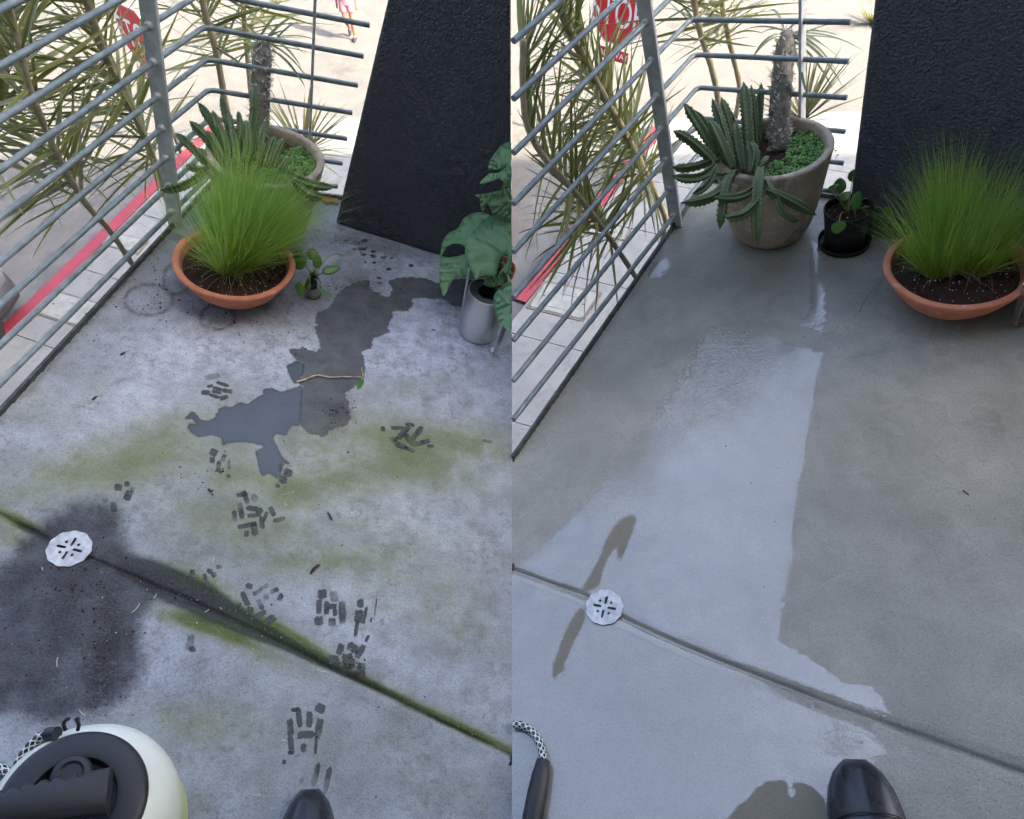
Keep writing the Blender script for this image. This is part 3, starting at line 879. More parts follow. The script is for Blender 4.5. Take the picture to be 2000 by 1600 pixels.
# ------------------------------------------------------------------ floor drains
M_DRAIN = basic('stainless_drain', srgb(204, 208, 211), srgb(168, 173, 177), 60, .40, .2, .10, 140, .002)
M_PIPE = basic('dark_pipe', srgb(28, 28, 28), srgb(20, 20, 20), 10, .8)
def drain(s, label, rot):
    c = P(*DRAIN[s], 0, s)
    th = Thing('drain_cover', label, 'drain', c, s)
    R = .047
    outer = []
    for k in range(144):
        a = 2 * math.pi * k / 144
        r = R * (1 + (.020 * math.cos(11 * a + .4)) + .006 * math.cos(5 * a))
        outer.append((r * math.cos(a), r * math.sin(a)))
    holes = []
    for q in range(4):
        a = rot + q * math.pi / 2
        ca, sa = math.cos(a), math.sin(a)
        pts = []
        for x, y in [(.0100, -.0032), (.0270, -.0032), (.0292, -.0019), (.0298, 0), (.0292, .0019), (.0270, .0032), (.0100, .0032), (.0080, .0019), (.0075, 0), (.0080, -.0019)]:
            pts.append((x * ca - y * sa, x * sa + y * ca))
        holes.append(pts)
        a += math.pi / 4
        cx, cy = .0200 * math.cos(a), .0200 * math.sin(a)
        holes.append([(cx + .0038 * math.cos(b * math.pi / 5), cy + .0038 * math.sin(b * math.pi / 5)) for b in range(10)])
    mb = fill_poly(outer, holes, .0022)
    mb.v = [(x + c.x, y + c.y, z + .0045 + c.z) for x, y, z in mb.v]
    th.part('plate', mb, M_DRAIN)
    pm = MB().lathe([(.0463, .0002), (.0463, .0018), (.041, .0018), (.038, -.004), (.036, -.05)], 48, c, False, True)
    th.part('pipe', pm, M_PIPE)
drain(-1, 'round pale steel drain cover set in the muddy stain', math.radians(82))
drain(1, 'round pale steel drain cover set in the wet floor', math.radians(72))

# ------------------------------------------------------------------ pots
def terracotta_mat():
    t = NT('terracotta'); v = t.obj()
    base = t.mix(t.rng(t.noise(9, 4, .6, v), .3, .7), srgb(216, 142, 112), srgb(196, 120, 92))
    base = t.mix(t.rng(t.noise(24, 5, .7, v), .55, .75, 0, .9), base, srgb(222, 178, 156))
    base = t.mix(t.rng(t.noise(70, 3, .7, v), .60, .74, 0, .5), base, srgb(116, 78, 64))
    return t.done(t.bsdf(base, .82, 0, t.bump(t.noise(60, 4, .7, v), .2, .004), 1.4))
def concrete_pot_mat():
    t = NT('weathered_clay_pot'); v = t.obj()
    base = t.mix(t.rng(t.noise(7, 4, .6, v), .3, .7), srgb(186, 171, 153), srgb(154, 140, 126))
    base = t.mix(t.rng(t.noise(13, 5, .7, v, 1.5), .52, .66, 0, .8), base, srgb(200, 190, 174))
    base = t.mix(t.rng(t.noise(5, 4, .7, v), .55, .75, 0, .8), base, srgb(98, 92, 88))
    return t.done(t.bsdf(base, .85, 0, t.bump(t.noise(45, 4, .7, v), .3, .005), 1.4))
def soil_mat():
    t = NT('potting_soil'); v = t.obj()
    base = t.mix(t.noise(60, 4, .7, v), srgb(44, 30, 26), srgb(78, 56, 46))
    return t.done(t.bsdf(base, .95, 0, t.bump(t.noise(90, 4, .75, v), .9, .01), 1.4))
M_TERRA, M_CLAY, M_SOIL = terracotta_mat(), concrete_pot_mat(), soil_mat()
M_PERLITE = basic('perlite', srgb(232, 230, 224), None, rough=.8)
def soil_disc(th, c, r, h, seed, perlite=120, mat=None, bumpy=.006, name='soil'):
    rr = random.Random(seed)
    mb = MB()
    n, m = 40, 10
    vs = [(c.x, c.y, c.z + h + rr.uniform(0, bumpy))]
    for j in range(1, m + 1):
        for k in range(n):
            a = 2 * math.pi * k / n
            q = r * j / m
            z = h + (rr.uniform(-bumpy, bumpy) if j < m else 0) + .008 * (1 - (j / m) ** 2)
            vs.append((c.x + q * math.cos(a), c.y + q * math.sin(a), c.z + z))
    fs = [(0, 1 + k, 1 + (k + 1) % n) for k in range(n)]
    for j in range(m - 1):
        for k in range(n):
            a0 = 1 + j * n
            fs.append((a0 + k, a0 + n + k, a0 + n + (k + 1) % n, a0 + (k + 1) % n))
    mb.add(vs, fs)
    so = th.part(name, mb, mat or M_SOIL, True)
    if perlite:
        pb = MB()
        for i in range(perlite):
            a, q = rr.uniform(0, 2 * math.pi), r * .95 * math.sqrt(rr.random())
            blob(pb, Vector((c.x + q * math.cos(a), c.y + q * math.sin(a), c.z + h + .008 * (1 - (q / r) ** 2) + .004)), rr.uniform(.0011, .0026), rr)
        th.part('perlite', pb, M_PERLITE, parent=so, kind='stuff')
        cb = MB()
        for i in range(perlite * 3):
            a, q = rr.uniform(0, 2 * math.pi), r * .95 * math.sqrt(rr.random())
            blob(cb, Vector((c.x + q * math.cos(a), c.y + q * math.sin(a), c.z + h + .008 * (1 - (q / r) ** 2) + .002)), rr.uniform(.002, .005), rr)
        th.part('soil_crumbs', cb, mat or M_SOIL, parent=so, kind='stuff')
def blob(mb, p, r, rr):
    """small irregular pebble of eight faces"""
    ax = [Vector((rr.gauss(0, 1), rr.gauss(0, 1), rr.gauss(0, 1))).normalized() for _ in range(2)]
    x = ax[0]; y = (ax[1] - x * ax[1].dot(x)).normalized(); z = x.cross(y)
    a, b, c = r * rr.uniform(.7, 1.5), r * rr.uniform(.6, 1.1), r * rr.uniform(.5, 1)
    vs = [p + x * a, p - x * a, p + y * b, p - y * b, p + z * c, p - z * c]
    mb.add(vs, [(0, 2, 4), (2, 1, 4), (1, 3, 4), (3, 0, 4), (2, 0, 5), (1, 2, 5), (3, 1, 5), (0, 3, 5)])

def bowl_pot(c, R, H_, s, label, seed):
    th = Thing('terracotta_bowl', label, 'planter', c, s)
    prof = [(.0, .0), (.072, .0), (.085, .004), (.115, .022), (.142, .050), (.162, .080), (.176, .105), (R, H_ - .004), (R - .001, H_), (R - .004, H_ + .003), (R - .016, H_ + .003), (R - .021, H_ - .001), (R - .024, H_ - .012), (R - .034, H_ - .045)]
    prof = [(r * R / .186 if i < 7 else r, z) for i, (r, z) in enumerate(prof)]
    rr = random.Random(seed); ph = rr.uniform(0, 6)
    mb = MB().lathe(prof, 72, c, wob=lambda a, z: 1 + .008 * math.sin(2 * a + ph) + .004 * math.sin(5 * a))
    th.part('bowl', mb, M_TERRA, True, angle=60)
    soil_disc(th, c, R - .026, H_ - .026, seed)
    return th
def planter_pot(c, s, label, seed, dz=0.0):
    th = Thing('clay_planter', label, 'planter', c, s)
    R, H_ = .186, .30
    prof = [(0, 0), (.10, 0), (.116, .006), (.136, .04), (.153, .10), (.166, .17), (.177, .24), (R, H_ - .008), (R + .001, H_), (R - .003, H_ + .004), (R - .018, H_ + .004), (R - .023, H_), (R - .026, H_ - .02), (R - .034, H_ - .07)]
    prof = [(r, z * (H_ + dz) / H_) for r, z in prof]; H_ += dz
    mb = MB().lathe(prof, 72, c, wob=lambda a, z: 1 + .005 * math.sin(3 * a))
    th.part('pot', mb, M_CLAY, True, angle=60)
    # moulded lug below the rim
    a = math.radians(218)
    p = c + Vector((math.cos(a) * (R - .004), math.sin(a) * (R - .004), H_ - .04))
    lug = MB().obox(p, Vector((-math.sin(a), math.cos(a), 0)) * .022, Vector((math.cos(a), math.sin(a), 0)) * .012, Vector((0, 0, .012)))
    o = th.part('lug', lug, M_CLAY); o.modifiers.new('edge', 'BEVEL').width = .003
    soil_disc(th, c, R - .027, H_ - .035, seed, 30)
    return th
cBL = P(459, 510, .125, -1); cBL.z = 0
cBR = P(1868, 518, .130, 1); cBR.z = 0
cPL = P(520, 303, .30, -1); cPL.z = 0
DZR = .028
cPR = P(1508, 288, .30 + DZR, 1); cPR.z = 0
bowl_pot(cBL, .183, .125, -1, 'terracotta bowl on the dry patio, in front of the clay planter', 11)
bowl_pot(cBR, .189, .130, 1, 'terracotta bowl on the washed patio, beside the small black pot', 12)
planter_pot(cPL, -1, 'tall grey clay planter on the dry patio, half hidden by feathery grass', 13)
planter_pot(cPR, 1, 'tall mottled brown clay planter standing on the wet floor', 14, DZR)

# ------------------------------------------------------------------ feathery grass
def grass_mat():
    t = NT('feathery_grass')
    g = t.n('ShaderNodeNewGeometry').outputs['Random Per Island']
    at = t.attr('along').outputs['Fac']
    col = t.mix(g, srgb(122, 162, 40), srgb(196, 224, 104))
    col = t.mix(t.math('MULTIPLY', t.rng(t.math('FRACT', t.math('MULTIPLY', g, 13.7)), .80, .95), .7), col, srgb(196, 220, 150))
    col = t.mix(t.rng(at, .0, .22, .8, 0), col, srgb(196, 196, 120))
    col = t.mix(t.rng(at, .65, 1.0, 0, .5), col, srgb(156, 196, 128))
    b = t.bsdf(col, .5, 0, None, 1.4)
    tr = t.n('ShaderNodeBsdfTranslucent'); t.put(tr.inputs['Color'], col)
    mx = t.n('ShaderNodeMixShader'); mx.inputs[0].default_value = .5
    t.t.links.new(b.outputs[0], mx.inputs[1]); t.t.links.new(tr.outputs[0], mx.inputs[2])
    return t.done(mx)
def straw_mat():
    return basic('dry_straw', srgb(214, 206, 160), srgb(190, 180, 130), 6, .7, island=.2, transl=.25)
M_GRASS, M_STRAW = grass_mat(), straw_mat()
def blade(mb, al, p, d, L, droop, w, rr, segs=6):
    """an arching blade as a narrow three-sided strip"""
    d = d.normalized()
    sidev = d.cross(Vector((0, 0, 1)))
    if sidev.length < .05: sidev = Vector((rr.gauss(0, 1), rr.gauss(0, 1), 0))
    sidev = (sidev.normalized() + Vector((rr.gauss(0, .5), rr.gauss(0, .5), rr.gauss(0, .5)))).normalized()
    n0 = len(mb.v)
    q = p.copy(); v = d.copy(); st = L / segs
    for i in range(segs + 1):
        t = i / segs
        ww = w * (1 - .85 * t)
        mb.v += [tuple(q + sidev * ww), tuple(q - sidev * ww)]
        al += [t, t]
        q = q + v * st
        v = (v + Vector((rr.gauss(0, .05), rr.gauss(0, .05), -droop * (t + .15)))).normalized()
    for i in range(segs):
        a = n0 + 2 * i
        mb.f.append((a, a + 1, a + 3, a + 2))
def grass(c, h, tufts, s, label, seed, wind, n, spread, L0, clipx_=None):
    rr = random.Random(seed)
    th = Thing('feathery_grass', label, 'grass', c + Vector((0, 0, h)), s)
    mb, al = MB(), []
    clus = []
    for i in range(110):
        k = rr.randrange(len(tufts)); a = rr.uniform(0, 6.28)
        clus.append((k, a, math.sqrt(rr.random()), rr.gauss(0, .5), rr.gauss(0, .10), rr.uniform(.72, 1.15), rr.uniform(-.02, .05)))
    for i in range(n):
        ck, ca_, cq, caz, ct, cl, cd = clus[rr.randrange(110)]
        tx, ty, tr_, lean = tufts[ck]
        a, q = ca_ + rr.gauss(0, .18), tr_ * min(1.1, abs(cq + rr.gauss(0, .12)))
        p = c + Vector((tx + q * math.cos(a), ty + q * math.sin(a), h - .003))
        tilt = abs((.25 + 1.1 * cq) * spread + ct + rr.gauss(0, .15)) + .03
        az = a + caz * .8 + rr.gauss(0, .30)
        d = Vector((math.cos(az) * math.sin(tilt), math.sin(az) * math.sin(tilt), math.cos(tilt))) + Vector(wind) * rr.uniform(.3, 1.1) + Vector(lean)
        L = L0 * cl * rr.uniform(.55, 1.0) * (1.0 - .10 * tilt) * (1.25 if rr.random() < .12 else 1)
        blade(mb, al, p, d, L, rr.uniform(.02, .12) + cd, rr.uniform(.0007, .0012), rr, 7)
    o = th.part('blades', mb, M_GRASS, True, kind='stuff')
    at = o.data.attributes.new('along', 'FLOAT', 'POINT'); at.data.foreach_set('value', al)
    mb, al = MB(), []
    for i in range(260):
        tx, ty, tr_, lean = tufts[rr.randrange(len(tufts))]
        a = rr.uniform(0, 2 * math.pi)
        p = c + Vector((tx + tr_ * 1.0 * math.cos(a), ty + tr_ * 1.0 * math.sin(a), h + rr.uniform(0, .02)))
        d = Vector((math.cos(a), math.sin(a), rr.uniform(.2, 1.6)))
        blade(mb, al, p, d, rr.uniform(.04, .16), rr.uniform(.15, .6), rr.uniform(.0005, .0009), rr, 7)
    th.part('dry_blades', mb, M_STRAW, True, kind='stuff')
grass(cBL, .107, [(-.012, -.03, .030, (0, 0, 0)), (.03, .015, .035, (.12, .05, 0)), (.0, .03, .035, (.02, .1, 0))], -1, 'fine green feathery grass blown sideways, growing in the bowl on the dry patio', 21, (.24, .10, 0), 5000, .36, .41)
grass(cBR, .112, [(-.045, .01, .036, (-.1, .05, 0)), (.045, -.012, .034, (.1, .0, 0)), (.005, .05, .03, (0, .1, 0))], 1, 'fine green feathery grass in two tufts growing in the bowl on the washed patio', 22, (.0, .05, 0), 4200, .27, .34)

# ------------------------------------------------------------------ toothed succulent stems
def cactus_mat():
    t = NT('toothed_succulent')
    rib = t.attr('rib').outputs['Fac']
    oi = t.n('ShaderNodeObjectInfo').outputs['Random']
    v = t.obj()
    col = t.mix(t.noise(14, 3, .6, v), srgb(56, 78, 50), srgb(74, 96, 58))
    col = t.mix(t.rng(oi, 0, 1, 0, .5), col, srgb(88, 104, 62))
    col = t.mix(t.rng(rib, .80, 1.0, 0, .6), col, srgb(138, 142, 100))
    return t.done(t.bsdf(col, .48, 0, t.bump(t.noise(60, 3, .6, v), .15, .003), 1.42))
M_CACTUS = cactus_mat()
def stem(th, pts, r, rr):
    n, m = 24, len(pts)
    vs, rib = [], []
    t0 = (pts[1] - pts[0]).normalized()
    ref = Vector((0, 0, 1)) if abs(t0.z) < .9 else Vector((1, 0, 0))
    nrm = (ref - t0 * ref.dot(t0)).normalized()
    ph = rr.uniform(0, 1.5); per = rr.uniform(.012, .016); s_ = 0
    twist = rr.uniform(-.5, .5)
    fs = []
    for i in range(m):
        t = (pts[min(i + 1, m - 1)] - pts[max(i - 1, 0)]).normalized()
        nrm = (nrm - t * nrm.dot(t)).normalized(); bi = t.cross(nrm)
        if i: s_ += (pts[i] - pts[i - 1]).length
        u = i / (m - 1)
        env = (1 - (max(0, (u - .72)) / .28) ** 2.2) * (.72 + .28 * min(1, u * 5))
        env = max(env, .12)
        tooth = .5 + .5 * math.sin(2 * math.pi * s_ / per)
        for k in range(n):
            a = 2 * math.pi * k / n
            c_ = abs(math.cos(2 * (a + ph + twist * u)))
            ridge = c_ ** 2.6
            q = .95 * r * env * (.36 + .50 * ridge + .32 * ridge ** 4 * tooth)
            vs.append(pts[i] + (nrm * math.cos(a) + bi * math.sin(a)) * q)
            rib.append(ridge)
    for i in range(m - 1):
        for k in range(n):
            fs.append((i * n + k, i * n + (k + 1) % n, (i + 1) * n + (k + 1) % n, (i + 1) * n + k))
    fs += [tuple(range(n - 1, -1, -1)), tuple(range((m - 1) * n, m * n))]
    o = th.part('stem', MB().add(vs, fs), M_CACTUS, True)
    at = o.data.attributes.new('rib', 'FLOAT', 'POINT'); at.data.foreach_set('value', rib)
def cactus(s, c, label, stems, seed):
    rr = random.Random(seed)
    th = Thing('toothed_succulent', label, 'succulent', c + Vector((0, 0, .265)), s)
    D = depth_of(c + Vector((0, 0, .30)), s)
    for (tx, ty, td), (bx, by, bd), ctl, r in stems:
        p2 = U(tx, ty, D + td, s); p0 = U(bx, by, D + bd, s)
        if ctl: p1 = U(ctl[0], ctl[1], D + ctl[2], s)
        else: p1 = (p0 + p2) / 2 + Vector((rr.gauss(0, .008), rr.gauss(0, .008), .012))
        L = (p2 - p0).length
        stem(th, bez(p0, p1, p2, max(14, int(L / .0042))), r, rr)
cactus(1, cPR, 'clump of toothed dark green succulent stems hanging over the brown planter', [
    ((1452, 160, .02), (1464, 318, .0), None, .021), ((1467, 166, .05), (1477, 305, .03), None, .015), ((1487, 162, .08), (1480, 290, .08), None, .018),
    ((1391, 192, .02), (1430, 318, -.02), None, .017), ((1409, 190, .04), (1442, 305, .02), None, .016), ((1424, 212, .05), (1446, 312, .04), None, .015),
    ((1336, 202, -.02), (1402, 305, -.04), None, .018), ((1358, 216, .0), (1412, 300, -.02), None, .016), ((1385, 234, -.05), (1432, 328, -.08), None, .019),
    ((1436, 238, -.06), (1452, 334, -.08), None, .019), ((1462, 278, -.10), (1468, 338, -.12), None, .020), ((1375, 255, .02), (1420, 320, .0), None, .016),
    ((1315, 256, -.06), (1396, 318, -.07), None, .018), ((1313, 326, -.04), (1392, 312, -.06), (1350, 335, -.06), .016), ((1312, 343, -.08), (1396, 322, -.09), (1372, 362, -.10), .019),
    ((1352, 378, -.10), (1398, 330, -.10), (1385, 372, -.11), .015), ((1330, 396, -.13), (1432, 335, -.13), (1408, 398, -.16), .018), ((1392, 384, -.18), (1478, 360, -.16), (1455, 398, -.2), .015),
    ((1406, 448, -.16), (1424, 345, -.14), (1410, 390, -.18), .018), ((1479, 476, -.20), (1486, 330, -.16), (1474, 395, -.24), .021), ((1415, 424, -.22), (1482, 388, -.21), (1455, 432, -.23), .016),
    ((1594, 420, -.18), (1496, 372, -.20), (1545, 392, -.22), .017), ((1562, 431, -.19), (1518, 388, -.21), (1528, 430, -.22), .013), ((1540, 392, -.2), (1495, 352, -.18), (1512, 396, -.22), .014),
    ((1500, 305, -.09), (1476, 332, -.11), None, .012), ((1395, 340, -.1), (1440, 335, -.12), (1415, 350, -.13), .015), ((1400, 275, .0), (1430, 325, -.03), None, .016), ((1350, 290, .0), (1405, 315, -.04), None, .015)], 31)
cactus(-1, cPL, 'clump of toothed dark green succulent stems behind the feathery grass', [
    ((498, 168, -.02), (492, 300, -.02), None, .021), ((431, 184, .02), (455, 290, .0), None, .015), ((386, 200, .0), (440, 295, -.02), None, .016), ((415, 216, -.02), (446, 305, -.04), None, .017),
    ((370, 236, -.04), (438, 315, -.06), None, .017), ((342, 261, -.05), (412, 330, -.07), None, .018), ((363, 322, -.05), (410, 332, -.07), (385, 335, -.08), .014), ((313, 371, -.10), (398, 335, -.1), (365, 372, -.13), .018),
    ((447, 217, -.02), (462, 300, -.03), None, .014), ((465, 217, .0), (474, 300, -.02), None, .014), ((515, 240, -.06), (508, 320, -.08), None, .014), ((553, 270, -.08), (532, 325, -.1), None, .014),
    ((537, 266, -.07), (520, 322, -.09), None, .015), ((480, 235, -.05), (482, 310, -.06), None, .016), ((425, 240, -.04), (450, 315, -.05), None, .016), ((405, 255, -.07), (440, 322, -.08), None, .016), ((385, 290, -.06), (425, 330, -.08), None, .016),
    ((652, 366, -.1), (560, 336, -.13), (600, 366, -.15), .017), ((628, 386, -.12), (572, 350, -.14), (600, 390, -.15), .014), ((452, 252, -.08), (468, 322, -.1), None, .015), ((566, 312, -.13), (548, 336, -.14), None, .012)], 32)

# ------------------------------------------------------------------ small beady ground cover in the planters
M_BEADS = basic('bead_leaves', srgb(136, 184, 104), srgb(104, 152, 84), 30, .4, island=.35, transl=.1)
def bead_cover(s, c, label, seed, a0, a1, dz=0.0):
    c = c + Vector((0, 0, dz))
    rr = random.Random(seed)
    mb = MB()
    top = c.z + .272
    for i in range(1700):
        a = rr.uniform(a0, a1); q = .158 * math.sqrt(rr.uniform(.08, 1))
        p = c + Vector((q * math.cos(a), q * math.sin(a), .268 + rr.uniform(0, .012) + .006 * math.sin(9 * a) * math.cos(40 * q)))
        r = rr.uniform(.0028, .0052)
        n = 6
        vs = [p + Vector((0, 0, r))] + [p + Vector((r * math.cos(b), r * math.sin(b), 0)) for b in [k * math.pi / 3 for k in range(n)]] + [p - Vector((0, 0, r))]
        mb.add(vs, [(0, 1 + k, 1 + (k + 1) % n) for k in range(n)] + [(n + 1, 1 + (k + 1) % n, 1 + k) for k in range(n)])
    for i in range(26):      # a few strands trailing over the rim
        a = rr.uniform(a0, a1)
        for j in range(9):
            p = c + Vector(((.166 + .004 * j) * math.cos(a + .02 * j), (.166 + .004 * j) * math.sin(a + .02 * j), .305 - .0011 * j * j * rr.uniform(.6, 1.2))) if i % 9 == 0 else c + Vector(((.15 + .0015 * j) * math.cos(a), (.15 + .0015 * j) * math.sin(a), .275 + .001 * j))
            blob(mb, p, .003, rr)
    o = single('bead_ground_cover', mb, M_BEADS, s, label, 'succulent', None, 'stuff', True)
bead_cover(1, cPR, 'tiny bright green bead leaves covering the soil of the brown planter', 41, math.radians(-115), math.radians(42), DZR)
bead_cover(-1, cPL, 'tiny green bead leaves covering the soil of the half hidden planter', 42, math.radians(-100), math.radians(60))

# ------------------------------------------------------------------ spiny trunk plants
M_SPTRUNK = basic('spiny_trunk_skin', srgb(118, 114, 104), srgb(74, 70, 64), 40, .8, 0, .5, 70, .006)
M_SPINE = basic('pale_spines', srgb(236, 232, 224), srgb(206, 200, 190), 40, .6, island=.25)
M_SPLEAF = basic('narrow_leaf', srgb(112, 124, 84), srgb(92, 104, 74), 12, .5, island=.3, transl=.25)
def strap(mb, pts, w, up=Vector((0, 0, 1)), fold=.25, edge=None):
    """leaf blade of three verts across, along pts, width profile w(t)"""
    n0 = len(mb.v); m = len(pts)
    for i, p in enumerate(pts):
        t = (pts[min(i + 1, m - 1)] - pts[max(i - 1, 0)]).normalized()
        sd = t.cross(up)
        if sd.length < .08: sd = t.cross(Vector((1, 0, 0)))
        sd.normalize(); nn = sd.cross(t)
        ww = w(i / (m - 1))
        mb.v += [tuple(p + sd * ww + nn * ww * fold), tuple(p), tuple(p - sd * ww + nn * ww * fold)]
        if edge is not None: edge += [1.0, 0.0, 1.0]
    for i in range(m - 1):
        a = n0 + 3 * i
        mb.f += [(a, a + 1, a + 4, a + 3), (a + 1, a + 2, a + 5, a + 4)]
def spiny(s, c, base, mid, top, r, leaves, label, seed):
    rr = random.Random(seed)
    D = depth_of(c + Vector((0, 0, .30)), s)
    pb, pm, pt = (U(x, y, D + d, s) for x, y, d in (base, mid, top))
    th = Thing('spiny_trunk_plant', label, 'succulent', pb, s)
    path = bez(pb - Vector((0, 0, .03)), pm * 2 - (pb + pt) / 2, pt, 24)
    rad = [r * (1.05 - .10 * i / 24 + .03 * math.sin(i * 1.7)) * (1 if i < 23 else .75) for i in range(25)]
    tk = th.part('trunk', MB().tube(path, rad, 20), M_SPTRUNK, True)
    sp = MB()
    for i in range(260):
        u = rr.random() * 24; k = int(min(u, 23)); p = path[k].lerp(path[k + 1], u - k)
        t = (path[k + 1] - path[k]).normalized()
        a = rr.uniform(0, 2 * math.pi)
        x = t.orthogonal().normalized(); y = t.cross(x)
        o_ = x * math.cos(a) + y * math.sin(a)
        for q in range(3 if rr.random() < .6 else 2):
            d = (o_ + t * rr.gauss(.1, .5) + o_.cross(t) * rr.gauss(0, .5)).normalized()
            b = p + o_ * r * .97
            tip = b + d * rr.uniform(.012, .021)
            e = d.orthogonal().normalized() * .0016
            f_ = d.cross(e).normalized() * .0016
            sp.add([b + e, b - e * .5 + f_, b - e * .5 - f_, tip], [(0, 1, 3), (1, 2, 3), (2, 0, 3)])
    th.part('spines', sp, M_SPINE, parent=tk, kind='stuff')
    for (tx, ty, td, lift) in leaves:
        p0 = pt + Vector((rr.gauss(0, .008), rr.gauss(0, .008), rr.uniform(-.02, .006)))
        p2 = U(tx, ty, D + td, s)
        p1 = (p0 + p2) / 2 + Vector((0, 0, lift))
        mb = MB()
        W_ = rr.uniform(.0048, .0066)
        strap(mb, bez(p0, p1, p2, 12), lambda t: W_ * (math.sin(math.pi * min(1, .12 + t * .9)) ** .6) * (1 if t < .95 else .3))
        th.part('leaf', mb, M_SPLEAF, True)
    mb = MB()
    for i in range(40):
        a = rr.uniform(0, 6.28)
        blade(mb, [], pt + Vector((rr.gauss(0, .012), rr.gauss(0, .012), -.005)), Vector((math.cos(a), math.sin(a), rr.uniform(.6, 2.5))), rr.uniform(.015, .035), .05, .0016, rr, 3)
    th.part('crown_tuft', mb, M_SPLEAF, kind='stuff')
spiny(1, cPR, (1523, 283, .0), (1525, 180, .01), (1538, 68, .04), .0335, [
    (1648, 45, .05, .03), (1690, 102, .0, .05), (1668, 86, .05, .035), (1612, 92, -.05, .03), (1638, 148, .02, .06), (1648, 173, -.02, .07), (1628, 176, -.06, .05), (1577, 192, -.1, .03),
    (1500, 22, .05, .07), (1480, 70, .1, .04), (1474, 103, .05, .05), (1600, 60, .15, .03), (1655, 130, .12, .05), (1465, 120, -.05, .05), (1585, 40, .1, .03), (1450, 60, .1, .03), (1625, 120, .1, .03), (1640, 70, -.05, .03)],
    'thick grey spiny trunk with narrow leaves growing from the brown planter', 51)
spiny(-1, cPL, (505, 300, .02), (508, 190, .02), (514, 82, .05), .0315, [
    (630, 84, .0, .05), (590, 134, .03, .06), (597, 172, -.03, .05), (585, 42, .06, .03), (606, 160, .06, .05), (580, 30, .1, .03), (440, 60, .1, .03), (425, 110, .0, .05), (460, 130, -.06, .04), (560, 95, -.08, .03), (600, 110, .1, .05), (450, 30, .1, .03), (565, 60, .1, .02), (545, 25, .06, .02), (415, 85, .1, .05)],
    'thick grey spiny trunk with narrow leaves growing behind the feathery grass', 52)

# ------------------------------------------------------------------ round-leaved small plants
def round_leaf_mat():
    t = NT('round_glossy_leaf'); v = t.obj()
    oi = t.n('ShaderNodeObjectInfo').outputs['Random']
    col = t.mix(t.noise(30, 3, .6, v), srgb(54, 104, 40), srgb(74, 126, 52))
    col = t.mix(t.rng(oi, .2, 1, 0, .4), col, srgb(112, 140, 60))
    b = t.bsdf(col, .32, 0, t.bump(t.noise(30, 2, .5, v), .1, .004), 1.45)
    tr = t.n('ShaderNodeBsdfTranslucent'); t.put(tr.inputs['Color'], col)
    mx = t.n('ShaderNodeMixShader'); mx.inputs[0].default_value = .18
    t.t.links.new(b.outputs[0], mx.inputs[1]); t.t.links.new(tr.outputs[0], mx.inputs[2])
    return t.done(mx)
M_RLEAF = round_leaf_mat()
M_STALK = basic('pale_stalk', srgb(128, 148, 76), srgb(150, 150, 92), 20, .5, transl=.1)
def oval_leaf(c, n, up, a, b, cup, rr):
    """cupped oval leaf: centre, facing, long axis, half sizes"""
    n = n.normalized(); u = (up - n * up.dot(n)).normalized(); w = n.cross(u)
    mb = MB(); rings, seg = 6, 24
    vs = [c]
    for j in range(1, rings + 1):
        q = j / rings
        for k in range(seg):
            t = 2 * math.pi * k / seg
            x, y = a * q * math.cos(t), b * q * math.sin(t) * (1 - .18 * math.cos(t))
            z = cup * (q ** 2) * (a + b) + .12 * abs(y) * q
            vs.append(c + u * x + w * y + n * z)
    fs = [(0, 1 + k, 1 + (k + 1) % seg) for k in range(seg)]
    for j in range(rings - 1):
        for k in range(seg):
            A = 1 + j * seg
            fs.append((A + k, A + seg + k, A + seg + (k + 1) % seg, A + (k + 1) % seg))
    return mb.add(vs, fs)
def round_plant(s, base, label, leaves, D, seed, name='round_leaf_plant'):
    rr = random.Random(seed)
    th = Thing(name, label, 'plant', base, s)
    camp = Vector(BAYN[s].T @ np.array([0, 0, CAM_H]))
    for (x, y, dd, a, b, ang, face, ctl) in leaves:
        p = U(x, y, D + dd, s)
        view = (camp - p).normalized()
        rt = Vector(BAYN[s].T @ np.array([1, 0, 0])); upv = Vector((0, 0, 1))
        upv = (upv - view * upv.dot(view)).normalized()
        n = (view * face[2] + rt * face[0] + upv * face[1]).normalized()
        ax = rt * math.cos(math.radians(ang)) + upv * math.sin(math.radians(ang))
        lf = th.part('leaf', oval_leaf(p, n, ax, a, b, -.10, rr), M_RLEAF, True)
        so = lf.modifiers.new('thickness', 'SOLIDIFY'); so.thickness = .0012
        st = p - n * .002
        mid = (base + st) / 2 + Vector((0, 0, .02)) if ctl is None else U(ctl[0], ctl[1], D + dd * .5, s)
        th.part('stalk', MB().tube(bez(base + Vector((0, 0, -.01)), mid, st, 10), [.0022 - .0009 * i / 10 for i in range(11)], 8), M_STALK, True)
    return th
# plant in the black pot
M_BLACK = basic('black_glazed_pot', srgb(20, 20, 22), srgb(28, 28, 30), 20, .32, 0, .05, 60, .002, rough2=.45)
cK = P(1656, 410, .136, 1); cK.z = 0
th = Thing('black_pot', 'small black pot with saucer between the brown planter and the terracotta bowl', 'pot', cK, 1)
th.part('pot', MB().lathe([(.0, .006), (.058, .006), (.062, .010), (.0635, .04), (.068, .09), (.0735, .138), (.0745, .142), (.0725, .144), (.0685, .142), (.0665, .13), (.064, .11)], 64, cK), M_BLACK, True, angle=60)
th.part('saucer', MB().lathe([(0, .0005), (.074, .0005), (.079, .003), (.0815, .012), (.083, .022), (.0825, .0235), (.081, .022), (.0785, .0125), (.074, .0055), (.0, .0055)], 64, cK), M_BLACK, True, angle=60)
soil_disc(th, cK, .0655, .122, 61, 14)
DK = depth_of(cK + Vector((0, 0, .14)), 1)
